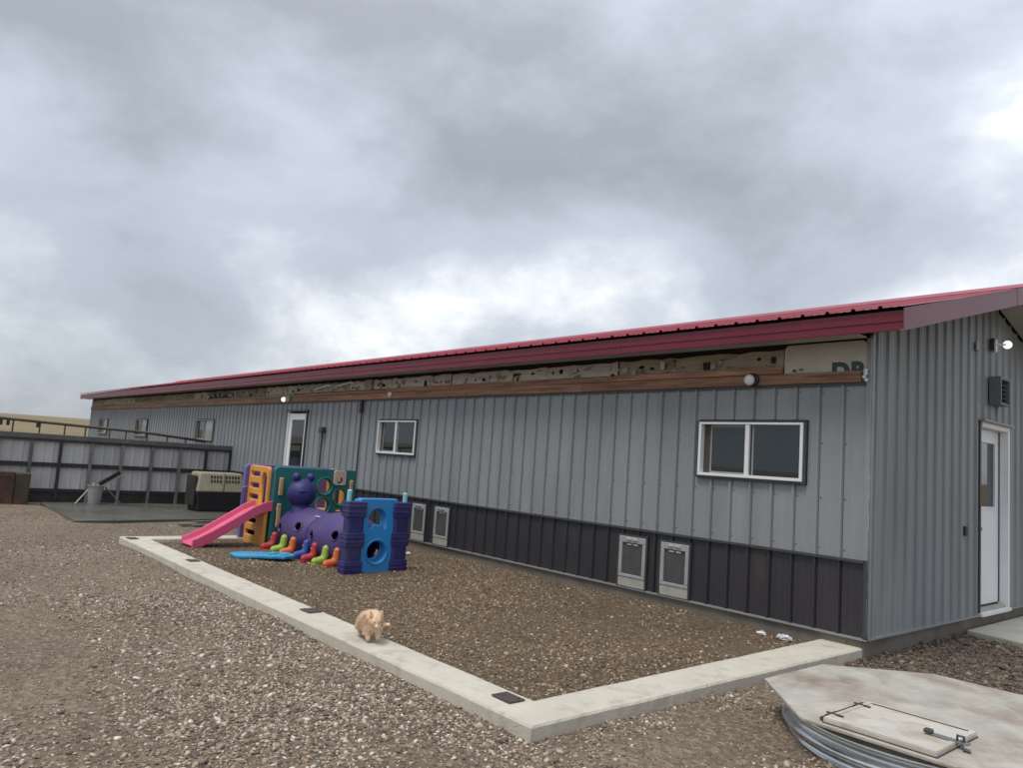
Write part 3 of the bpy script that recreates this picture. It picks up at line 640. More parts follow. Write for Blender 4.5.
# ------------------------------------------------------------------ concrete curb round the yard
cur = root('concrete_curb', (-4.2, -3.7, 0), 'pale concrete curb wall framing the gravel play yard in front of the building', 'curb')
YO, YI, XO, XI, XL, XLI, CT = -3.87, -3.56, -.02, -.34, -8.46, -8.15, .12
def curb_cast():
    """one poured curb: outer and inner outlines subdivided together, edges eased and slightly uneven"""
    cor = [((XL, -.003), (XLI, -.003), 110), ((XL, YO), (XLI, YI), 240), ((XO, YO), (XI, YI), 110), ((XO, -.003), (XI - .06, -.003), 0)]
    mb = MB(); sec = []
    for (o0, i0, n), (o1, i1, _) in zip(cor, cor[1:]):
        for k in range(n): t = k / n; sec.append((Vector(o0).lerp(Vector(o1), t), Vector(i0).lerp(Vector(i1), t), k))
    sec.append((Vector(cor[-1][0]), Vector(cor[-1][1]), 0))
    drift = [0.0]
    def e(a=.0014): return random.uniform(-a, a)
    for o, i, k in sec:
        drift[0] = drift[0] * .9 + e(.0007); j = drift[0]; g = random.choice((.011, .012, .012, .013)) / (o - i).length; q1 = o.lerp(i, g); q2 = i.lerp(o, g)
        mb.v += [(o.x + e(), o.y + e(), -.12), (o.x + e(), o.y + e(), CT - .013 + j), (q1.x, q1.y, CT + j), (q2.x, q2.y, CT + j), (i.x + e(), i.y + e(), CT - .012 + j), (i.x, i.y, -.12)]
    for k in range(len(sec) - 1):
        for q in range(6): mb.f.append((k * 6 + q, k * 6 + (q + 1) % 6, k * 6 + 6 + (q + 1) % 6, k * 6 + 6 + q))
    mb.f.append(tuple(range(6))); mb.f.append(tuple((len(sec) - 1) * 6 + q for q in range(6)))
    return mb.build('curb_wall', 'concrete', cur)
curb_cast()
for k, (px_, py_) in enumerate(((-8.20, -3.77), (-6.06, -3.66), (-3.07, -3.65), (-.44, -3.675))):
    pl = MB().box(-.085, .085, -.06, .06, 0, .008); a = (.1, .0, .05, -.02)[k]
    pl.v = [(px_ + x_ * math.cos(a) - y_ * math.sin(a), py_ + x_ * math.sin(a) + y_ * math.cos(a), CT + .003 + z_) for x_, y_, z_ in pl.v]
    p = pl.build('metal_plate', 'plate', cur, bevel=.002)
    for s in (-1, 1): MB().lathe([(.007, 0), (.007, .005), (.003, .007)], lambda u, v, h, s=s: (px_ + s * .06 + u, py_ + v + s * .03, CT + .011 + h), 8).build('bolt', 'rust', p)

# ------------------------------------------------------------------ slabs
def slab(name, x0, x1, y0, y1, z, m, corners=None):
    mb = MB(); c = corners or [(x0, y0), (x1, y0), (x1, y1), (x0, y1)]
    mb.v = [(a, b, -.06) for a, b in c] + [(a, b, z) for a, b in c]; n = len(c)
    mb.f = [tuple(range(n))[::-1], tuple(range(n, 2 * n))] + [(k, (k + 1) % n, n + (k + 1) % n, n + k) for k in range(n)]
    return structure(mb.build(name, m, None, bevel=.012))
slab('concrete_pad', 0, 0, 0, 0, .08, 'concrete_damp', [(-14.53, -3.87), (-10.98, -3.93), (-11.29, -2.1), (-11.45, -.9), (-11.45, -.03), (-14.6, -.03)])
slab('doorstep_pad', 0, 0, 0, 0, .085, 'slab', [(.035, 2.30), (2.2, 1.78), (2.4, 4.7), (.035, 4.7)])

# ------------------------------------------------------------------ grey metal fence across the end of the yard
FX = -15.0
fen = root('metal_fence', (FX, -3, 0), 'grey sheet metal fence with dark frame running out from the building', 'fence')
POSTS = [-7.2, -6.55, -5.9, -5.25, -4.65, -4.07, -3.55, -2.98, -2.38, -1.77, -1.17, -.59, -.02]
box('top_rail', 'fence_post', fen, FX - .05, FX + .06, -7.3, -.0, 1.335, 1.43, bevel=.004)
box('cap_strip', 'fence_frame', fen, FX - .055, FX + .066, -7.3, -.0, 1.285, 1.333)
box('middle_rail', 'fence_frame', fen, FX + .012, FX + .05, -7.3, -.0, .765, .85)
box('bottom_rail', 'fence_frame', fen, FX + .012, FX + .052, -7.3, -.0, .25, .32); box('skirt', 'fence_frame', fen, FX - .01, FX + .03, -7.3, -.0, -.02, .25)
for k, y in enumerate(POSTS):
    dark = k >= 11 or k == 6
    box('post', 'fence_frame' if dark else 'fence_post', fen, FX + .015, FX + (.075 if not dark else .07), y - .028, y + .028, .02, 1.284)
shp = None
for k in range(len(POSTS) - 1):
    a, b = POSTS[k], POSTS[k + 1]; mb = MB(); n = max(2, int(round((b - a) / .2))); w = (b - a) / n
    pts = []
    for j in range(n): pts += [(a + w * j, 0), (a + w * j + .03, .014), (a + w * j + .05, .014), (a + w * j + .08, 0)]
    pts.append((b, 0))
    for (p, hp), (q, hq) in zip(pts, pts[1:]): mb.quad((FX - .01 + hp, p, .10), (FX - .01 + hq, q, .10), (FX - .01 + hq, q, 1.30), (FX - .01 + hp, p, 1.30))
    mb.build('metal_sheet', 'fence_panel', fen)
pr = MB().tube([(FX - .25, -7.2, 1.86), (FX - .25, -4.67, 1.69), (FX - .25, -1.9, 1.605), (FX - .25, -.55, 1.50)], .030, 8).build('pipe_rail', 'rail', fen, smooth=True)
y = -7.0
while y < -.6:
    z = 1.69 + (y + 4.67) * (-.042); MB().tube([(FX - .25, y, z), (FX - .25, y, .0)], .016, 6).build('upright', 'rail', fen); y += random.uniform(.33, .5)
for y in (-4.62, -4.5, -3.98):
    MB().box(FX - .22, FX - .19, y - .025, y + .03, 1.55, 1.69 - (y + 4.67) * .042).build('clip', 'fence_frame', fen)

# ------------------------------------------------------------------ things by the far pad
rb = root('rusty_feed_box', (-14.42, -4.6, 0), 'rusty steel box on the gravel in front of the grey metal fence', 'box')
MB().box(-14.75, -14.40, -5.3, -4.36, .0, .66).build('body', 'rust', rb, bevel=.012)
MB().box(-14.78, -14.42, -4.358, -4.09, .0, .645).build('side_tank', 'rust_green', rb, bevel=.03)
MB().box(-14.398, -14.388, -5.28, -4.37, .56, .60).build('strap', 'rust_green', rb)
bk = root('bucket', (-14.24, -2.97, .08), 'grey plastic bucket standing on the damp concrete pad', 'bucket')
MB().lathe([(.115, .083), (.145, .44), (.155, .442), (.155, .462), (.138, .462), (.135, .44), (.108, .12)], lambda p, q, h: (-14.24 + p, -2.97 + q, h), 24).build('body', 'bucket', bk, smooth=False)
MB().tube([(-14.24, -2.97 + .15 * math.cos(t), .44 - .13 * math.sin(t)) for t in [math.pi * k / 10 for k in range(11)]], .005, 6).build('handle', 'grey_metal', bk)
br = root('push_broom', (-14.3, -2.6, .08), 'push broom with black head leaning upside down beside the bucket', 'broom')
MB().tube([(-14.05, -2.50, .093), (-14.3, -2.78, .42)], .013, 8).build('handle', 'trim_dark', br)
hb = MB(); d = Vector((0, .38, .27)).normalized(); n = Vector((0, -.27, .38)).normalized(); c0 = Vector((-14.3, -2.86, .42))
def obox(mb, o, d, n, l, h, t):
    a = Vector((1, 0, 0)); P = [o + d * i * l + n * j * h + a * k * t for i, j, k in ((0, 0, 0), (1, 0, 0), (1, 1, 0), (0, 1, 0), (0, 0, 1), (1, 0, 1), (1, 1, 1), (0, 1, 1))]
    i = len(mb.v); mb.v += [tuple(p) for p in P]; mb.f += [tuple(i + q for q in f) for f in ((0, 1, 2, 3), (4, 7, 6, 5), (0, 4, 5, 1), (1, 5, 6, 2), (2, 6, 7, 3), (3, 7, 4, 0))]; return mb
obox(MB(), c0, d, n, .44, .035, .07).build('head_block', 'kennel_beige', br); obox(MB(), c0 + n * .036, d, n, .44, .075, .065).build('bristles', 'black_plastic', br)
st = MB().tube([(-14.62, -2.93, .47), (-14.0, -3.36, .095)], [.016, .014], 8).build('wooden_stick', 'wood_handle', None); tag(st, 'pale wooden stick leaning left of the grey bucket', 'stick')
# pet kennel: dark lower shell, beige vented upper shell, dark wire door
kn = root('dog_kennel', (-12.8, -1.0, .08), 'beige topped plastic dog kennel with vent slots beside the fence', 'kennel')
kx0, kx1, ky0, ky1 = -13.45, -12.75, -1.45, -.46
MB().extrude([(ky0 + .06, .081), (ky1 - .06, .081), (ky1, .475), (ky0, .475)], lambda t, p, q: (t, p, q), kx0 + .04, kx1 - .02).build('lower_shell', 'black_plastic', kn, bevel=.02)
up_ = MB(); A = [(kx0, ky0), (kx1, ky0), (kx1, ky1), (kx0, ky1)]; B = [(kx0 + .1, ky0 + .05), (kx1 - .09, ky0 + .05), (kx1 - .09, ky1 - .06), (kx0 + .1, ky1 - .06)]
up_.v = [(a, b, .478) for a, b in A] + [(a, b, .87) for a, b in B]; up_.f = [(3, 2, 1, 0), (4, 5, 6, 7)] + [(k, (k + 1) % 4, 4 + (k + 1) % 4, 4 + k) for k in range(4)]
us = up_.build('upper_shell', 'kennel_beige', kn, bevel=.03)
for r in range(2):
    for k in range(10):
        if k == 4: continue
        y = ky0 + .27 + .062 * k; z = .67 + .085 * r; xx = kx1 - .09 * (z - .478) / .392
        MB().box(xx - .02, xx + .004, y, y + .03, z, z + .055).build('vent_slot', 'black_plastic', us)
MB().box(kx0 + .08, kx1 - .10, ky0 - .03, ky0 + .015, .2, .80).build('wire_door', 'fence_frame', kn, bevel=.01)
MB().tube([(kx1 - .04, ky0 + .55, .86), (kx1 + .02, ky0 + .53, .70), (kx1 + .03, ky0 + .52, .45)], .010, 6).build('strap', 'black_plastic', kn)
MB().box(-13.5, -12.6, -.42, -.08, .081, .82).build('black_box', 'black_plastic', None, bevel=.03)  # black box filling the black corner beside the kennel
tag(bpy.data.objects['black_box'], 'plain black box in the corner right of the dog kennel', 'crate')
for k, (x0, y0, x1, y1, w) in enumerate(((-10.45, -2.45, -10.75, -.9, .14), (-10.28, -2.3, -10.5, -.8, .12), (-10.62, -2.15, -10.85, -.7, .15), (-10.2, -1.95, -10.2, -.9, .09))):
    d = Vector((x1 - x0, y1 - y0, 0)).normalized(); n = Vector((-d.y, d.x, 0)) * w / 2; z0 = GZ + .014 + .028 * (k == 2) + .003 * k; mb = MB()
    P = [Vector((x0, y0, 0)) - n, Vector((x1, y1, 0)) - n, Vector((x1, y1, 0)) + n, Vector((x0, y0, 0)) + n]
    mb.v = [(p.x, p.y, z0) for p in P] + [(p.x, p.y, z0 + .026) for p in P]; mb.f = [(3, 2, 1, 0), (4, 5, 6, 7)] + [(j, (j + 1) % 4, 4 + (j + 1) % 4, 4 + j) for j in range(4)]
    o = mb.build('loose_board', 'gravel_board', None, bevel=.004)
    tag(o, ('weathered board on the gravel, farthest left of the loose boards by the pad', 'weathered board on the gravel, second nearest of the loose boards behind the slide', 'wide weathered board lying on top of the loose boards by the pad', 'narrow short board on the gravel, nearest of the loose boards behind the slide')[k], 'board', 'loose boards beside the concrete pad')

# ------------------------------------------------------------------ play climber with slide
ZG = .08
cl = root('play_climber', (-7.85, -1.6, ZG), 'teal, orange and purple plastic climber with a pink slide', 'play structure')
XT = -7.50
side_outline = rrect(-2.155, -.86, ZG - .01, 1.20, .05)
holes = [circle(-1.37, .955, .125), circle(-1.10, .80, .125), circle(-1.385, .665, .125), circle(-1.09, .53, .10), arch(-1.21, -1.07, 1.015, 1.15)[::-1]]
tp = plate('side_panel', 'p_teal', cl, side_outline, holes + [rrect(-2.12, -2.02, .80, 1.07, .03), rrect(-2.12, -2.02, .34, .70, .03)], .09, lambda p, q, r: (XT + r, p, q), bevel=.014)
for a in ((-1.37, .955, .125), (-1.10, .80, .125), (-1.385, .665, .125)):
    mb = MB(); n = 28
    mb.tube([(XT + .045, a[0] + (a[2] + .006) * math.cos(2 * math.pi * k / n), a[1] + (a[2] + .006) * math.sin(2 * math.pi * k / n)) for k in range(n + 1)], .013, 6, cap=False)
    mb.build('hole_rim', 'p_teal', tp, smooth=True)
plate('side_panel', 'p_violet', cl, rrect(-2.30, -.88, ZG - .01, 1.20, .06), [circle(-1.4, .7, .13)], .09, lambda p, q, r: (-8.22 + r, p, q), bevel=.014)
slots = [rrect(-8.13, -7.77, z - .048, z + .048, .03) for z in (1.08, .91, .745, .58, .40, .225)]
plate('ladder_panel', 'p_orange', cl, rrect(-8.17, -7.50, ZG - .01, 1.19, .05), slots + [arch(-7.725, -7.515, .60, 1.13)], .055, lambda p, q, r: (p, -2.225 - r, q), bevel=.014)
plate('rear_panel', 'p_orange', cl, rrect(-8.17, -7.6, ZG - .01, 1.19, .06), [arch(-8.05, -7.72, .62, 1.10)], .09, lambda p, q, r: (p, -.93 - r, q), bevel=.014)
box('deck', 'p_tan', cl, -8.165, -7.60, -2.18, -.985, .52, .58, bevel=.012)
box('inner_panel', 'p_peach', cl, -7.80, -7.75, -1.62, -1.32, .30, 1.12, bevel=.012)
box('inner_post', 'p_tan', cl, -7.68, -7.60, -2.11, -2.03, .09, 1.10, bevel=.015)
MB().box(-7.4545, -7.42, -2.10, -2.035, .80, 1.06).box(-7.4545, -7.42, -2.10, -2.035, .35, .69).build('grip_bar', 'p_tan', cl, bevel=.015)
MB().box(-7.4545, -7.42, -.97, -.91, .86, 1.06).build('grip_bar', 'p_tan', cl, bevel=.015)
plate('cream_insert', 'p_peach', cl, rrect(-1.235, -1.045, .985, 1.197, .03), [circle(-1.14, 1.045, .055, 20)], .03, lambda p, q, r: (XT + .0615 + r, p, q), bevel=.005)
MB().tube([(-8.1, -2.29, .02 + .6), (-8.1, -2.36, .64), (-8.1, -2.36, .86), (-8.1, -2.29, .88)], .016, 8).build('hand_hold', 'p_violet', cl)
# slide: trough swept down, then run-out
pth = [(-2.16, .625), (-2.28, .60), (-2.42, .535), (-2.62, .41), (-2.82, .29), (-3.00, .185), (-3.10, .14), (-3.18, .118), (-3.22, .112)]
prof = [(-.225, .10), (-.195, .10), (-.175, .02), (-.15, 0), (.15, 0), (.175, .02), (.195, .10), (.225, .10), (.225, -.045), (.19, -.045), (.17, -.025), (-.17, -.025), (-.19, -.045), (-.225, -.045)]
sv = MB(); n = len(prof); XS = -7.665
for k, (y, z) in enumerate(pth):
    sc_ = 1 if k < 6 else 1 + .02 * (k - 5)
    for p, q in prof: sv.v.append((XS + p * sc_, y, z + q * (1 if k < 7 else .8)))
for k in range(len(pth) - 1):
    for j in range(n): sv.f.append((k * n + j, k * n + (j + 1) % n, k * n + n + (j + 1) % n, k * n + n + j))
sv.f += [tuple(range(n)), tuple((len(pth) - 1) * n + j for j in range(n))]
sv.build('slide', 'p_pink', cl, bevel=.008)
box('slide_foot', 'p_pink', cl, XS - .19, XS + .19, -3.16, -3.06, ZG - .01, .115, bevel=.01)

# ------------------------------------------------------------------ caterpillar tunnel
tn = root('caterpillar_tunnel', (-6.4, -1.8, ZG), 'purple plastic caterpillar crawl tunnel with round head and coloured boots', 'play tunnel')
TY, TZ = -1.80, .335
def dome(xa, xb, r, name):
    na, nx = 96, 40; mb = MB(); cen = []
    holes_ = []
    L_ = xb - xa
    for hx, ang in ((.27, 172), (.79, 160), (.52, 95), (.28, 20), (.72, 340)): holes_.append((xa + hx * L_, math.radians(ang)))
    def rad(t): return r * (0.72 + 0.28 * max(0.0, math.sin(math.pi * min(max(t, 0), 1))) ** .6)
    P = []
    for i in range(nx + 1):
        t = i / nx
        for j in range(na):
            th = 2 * math.pi * j / na; R_ = rad(t)
            P.append(Vector((xa + L_ * t, TY + R_ * math.cos(th), TZ + R_ * math.sin(th) * .97)))
    mb.v = [tuple(p) for p in P]
    for i in range(nx):
        for j in range(na):
            q = (i * na + j, i * na + (j + 1) % na, (i + 1) * na + (j + 1) % na, (i + 1) * na + j)
            c = sum((P[k] for k in q), Vector()) / 4; th = math.atan2(c.z - TZ, c.y - TY)
            if any(((c.x - hx) ** 2 + (((th - (ha - (2 * math.pi if ha > math.pi else 0)) + math.pi) % (2 * math.pi) - math.pi) * r) ** 2) < .066 ** 2 for hx, ha in holes_): continue
            mb.f.append(q)
    o = mb.build(name, 'p_purple', tn, smooth=True)
    so = o.modifiers.new('solid', 'SOLIDIFY'); so.thickness = .022; so.offset = -1
    for hx, ha in holes_:
        n = 24; R_ = rad((hx - xa) / L_)
        pts = []
        for k in range(n + 1):
            a = 2 * math.pi * k / n; th = ha + .071 * math.sin(a) / r; xx = hx + .071 * math.cos(a); R2 = rad((xx - xa) / L_) + .002
            pts.append((xx, TY + R2 * math.cos(th), TZ + R2 * math.sin(th) * .97))
        MB().tube(pts, .009, 6, cap=False).build('hole_rim', 'p_purple', o, smooth=True)
    return o
dome(-7.44, -6.48, .355, 'tunnel_segment'); dome(-6.475, -5.36, .375, 'tunnel_segment')
MB().tube([(-6.4775, TY + .285 * math.cos(2 * math.pi * k / 40), TZ + .276 * math.sin(2 * math.pi * k / 40)) for k in range(41)], .020, 8, cap=False).build('joint_flange', 'p_purple', tn, smooth=True)
MB().box(-6.53, -6.36, TY - .16, TY - .05, TZ + .262, TZ + .268).build('worn_sticker', 'lamp_white', tn)
MB().box(-6.50, -6.45, TY - .30, TY + .30, .1, .12).build('floor_strip', 'p_navy', tn)
hd = MB().ball((-7.10, -1.90, .865), .205, 28, 18, (.95, 1, .98)).build('head', 'p_navy', tn, smooth=True)
for yy in (-2.00, -1.79):
    MB().tube([(-7.10, -1.90 + (yy + 1.9) * .6, 1.02), (-7.10, yy, 1.07)], [.055, .042], 10).build('antenna', 'p_navy', hd, smooth=True); MB().ball((-7.10, yy, 1.09), .062, 14, 10).build('antenna_knob', 'p_navy', hd, smooth=True)
MB().ball((-6.925, -1.93, .90), .05, 14, 10, (.35, 2.2, .5)).build('face_relief', 'p_navy', hd, smooth=True)
MB().tube([(-7.08, -1.90, .46), (-7.09, -1.90, .60), (-7.10, -1.90, .72)], [.19, .13, .12], 16).build('neck', 'p_navy', tn, smooth=True)
for k, (xx, yy, m) in enumerate(((-7.18, -2.25, 'p_red'), (-6.86, -2.25, 'p_green'), (-6.60, -2.24, 'p_orangered'), (-6.30, -2.19, 'p_bootblue'), (-6.0, -2.22, 'p_red'), (-5.72, -2.21, 'p_green'), (-5.50, -2.17, 'p_orangered'))):
    mb = MB()
    mb.tube([(xx, yy + .05, .315), (xx, yy + .045, .285), (xx, yy + .04, .20), (xx, yy + .02, .14), (xx, yy - .05, .125), (xx, yy - .105, .118), (xx, yy - .135, .112)], [.022, .044, .050, .056, .050, .046, .022], 12)
    mb.box(xx - .045, xx + .045, yy - .13, yy + .06, ZG - .01, ZG + .018)
    b = mb.build('boot', m, tn, bevel=.006); MB().tube([(xx, yy + .0, .25), (xx, yy - .002, .235)], .012, 6).build('boot_button', 'p_tan', b)

# ------------------------------------------------------------------ castle panel
ca = root('play_castle', (-5.15, -1.85, ZG), 'blue play castle wall with navy towers, arched window and round crawl hole', 'play structure')
sill = [(-2.0, .60), (-1.925, .60), (-1.925, .64), (-1.81, .64), (-1.81, .60), (-1.735, .60)] + [(-1.8675 + .1325 * math.cos(math.pi * k / 14), .735 + .125 * math.sin(math.pi * k / 14)) for k in range(15)]
fp_ = plate('wall_panel', 'p_blue', ca, rrect(-2.11, -1.605, ZG - .01, .955, .02), [sill, circle(-1.85, .33, .14, 30)], .11, lambda p, q, r: (-5.10 + r, p, q - .015), bevel=.014)
MB().tube([(-5.045, -1.85 + .148 * math.cos(2 * math.pi * k / 30), .315 + .148 * math.sin(2 * math.pi * k / 30)) for k in range(31)], .013, 6, cap=False).build('hole_rim', 'p_blue', fp_, smooth=True)
plate('wall_panel', 'p_blue', ca, rrect(-2.11, -1.605, ZG - .01, .93, .02), [circle(-1.855, .36, .15, 30), arch(-2.0, -1.73, .62, .84)], .05, lambda p, q, r: (-5.185 + r, p, q), bevel=.01)
for y0, y1 in ((-2.285, -2.06), (-1.645, -1.43)):
    t = box('tower', 'p_navy', ca, -5.15, -5.015, y0, y1, ZG - .012, .90, bevel=.035, seg=3)
    for z0, z1 in ((.73, .915), (.38, .545), (ZG - .012, .215)):
        for d, e, f in ((0, 1, .010), (.27, .42, .015), (.62, .77, .015)):
            box('tower_band', 'p_navy', t, -5.15 - f, -5.015 + f, y0 - f, y1 + f, z0 + (z1 - z0) * d, z0 + (z1 - z0) * e, bevel=.010)
for y, z, m in ((-2.25, 1.04, 'p_cyan'), (-1.465, 1.02, 'p_cyan')): MB().tube([(-5.1, y, .88), (-5.1, y, z), (-5.1, y, z + .012)], [.03, .03, .018], 12).build('peg', m, ca)
MB().box(-5.164, -5.156, -2.09, -1.62, .095, .16).build('step', 'p_blue', ca, bevel=.01)

# light blue panel lying on the gravel
ol = []
for k in range(44):
    t = 2 * math.pi * k / 44; ol.append((.385 * math.copysign(abs(math.cos(t)) ** .6, math.cos(t)) + .012 * math.sin(9 * t), .19 * math.copysign(abs(math.sin(t)) ** .6, math.sin(t)) + .014 * math.sin(7 * t)))
an = math.radians(36)
bp = root('fallen_panel', (-6.42, -2.68, ZG), 'light blue plastic panel lying flat on the gravel before the tunnel', 'panel')
bb = plate('board', 'p_sky', bp, ol, [], .05, lambda p, q, r: (-6.42 + p * math.cos(an) - q * math.sin(an), -2.68 + p * math.sin(an) + q * math.cos(an), ZG + .03 + .9 * r + .018 * math.sin(p * 6)), bevel=.015)
for k in range(5):
    p = -.31 + .155 * k; MB().tube([(-6.42 + p * math.cos(an) - q * math.sin(an), -2.68 + p * math.sin(an) + q * math.cos(an), ZG + .046 + .018 * math.sin(p * 6)) for q in (-.12, -.04, .04, .12)], .012, 6).build('rib', 'p_sky', bp)

# ------------------------------------------------------------------ covered stock tank
TCX, TCY, TH = 1.27, -1.85, .245
tk = root('covered_tank', (TCX, TCY, 0), 'round corrugated steel tank covered by a stained octagonal lid', 'tank')
pr_ = [(.80, -.10)]
for k in range(31):
    z = -.09 + .325 * k / 30; pr_.append((.845 + .021 * math.cos(2 * math.pi * (z - .02) / .085), z))
mb = MB(); n = 96
for r, z in pr_:
    for j in range(n): th = 2 * math.pi * j / n; mb.v.append((TCX + r * math.cos(th), TCY + r * math.sin(th), z))
for k in range(len(pr_) - 1):
    for j in range(n): q = k * n; mb.f.append((q + j, q + (j + 1) % n, q + n + (j + 1) % n, q + n + j))
mb.build('corrugated_ring', 'galv', tk, smooth=True)
AP = .905; SD = AP * math.tan(math.pi / 8)
oc = [(AP, -SD), (AP, SD), (SD, AP), (-SD, AP), (-AP, SD), (-AP, -SD), (-SD, -AP), (SD, -AP)]
plate('lid', 'lid', tk, [(TCX + a, TCY + b) for a, b in oc], [], .016, lambda p, q, r: (p, q, TH + r), bevel=.002)
hx0, hx1, hy0, hy1, hz = 1.0, 1.555, -2.725, -2.185, TH + .008
ht = MB().box(hx0, hx1, hy0, hy1, hz, hz + .026).build('hatch', 'hatch', tk, bevel=.003)
MB().box(hx0 - .004, hx1 + .004, hy0 - .004, hy1 + .004, hz + .0005, hz + .006).build('hatch_rim', 'rust', ht)
for q in ((hx0 + .002, hx1 - .002, hy0 + .002, hy0 + .03), (hx0 + .002, hx1 - .002, hy1 - .02, hy1 - .002), (hx0 + .002, hx0 + .024, hy0 + .031, hy1 - .021), (hx1 - .03, hx1 - .002, hy0 + .031, hy1 - .021)): MB().box(*q, hz + .0262, hz + .0295).build('frame_strip', 'hatch', ht)
MB().box(hx0 + .03, hx1 - .03, hy1 - .03, hy1 - .022, hz + .0265, hz + .030).build('edge_seam', 'rust', ht)
for y in (hy0 + .10, hy1 - .12):
    MB().box(hx0 - .03, hx0 + .06, y - .007, y + .007, hz + .0267, hz + .034).build('hinge', 'rust', ht); MB().tube([(hx0 - .006, y - .05, hz + .024), (hx0 - .006, y + .05, hz + .024)], .010, 8).build('hinge_barrel', 'rust', ht)
MB().tube([(hx0 - .02, hy0 + .02, hz + .012), (hx0 - .02, hy1 - .03, hz + .012)], .011, 6).build('hinge_rod', 'rust', ht)
MB().box(hx1 - .13, hx1 + .055, hy0 + .24, hy0 + .285, hz + .0268, hz + .034).build('hasp', 'grey_metal', ht, bevel=.002)
MB().tube([(hx1 + .0, hy0 + .262, hz + .034), (hx1 + .0, hy0 + .262, hz + .06), (hx1 + .03, hy0 + .262, hz + .06), (hx1 + .03, hy0 + .262, hz + .034)], .007, 6).build('staple', 'trim_dark', ht)
MB().box(hx1 - .15, hx1 - .11, hy0 + .235, hy0 + .275, hz + .0345, hz + .054).build('padlock', 'trim_dark', ht, bevel=.006)
MB().tube([(hx1 + .02, hy0 + .26, hz + .04), (hx1 + .045, hy0 + .22, hz + .008), (hx1 + .07, hy0 + .235, hz + .004)], .006, 6).build('chain', 'trim_dark', ht)

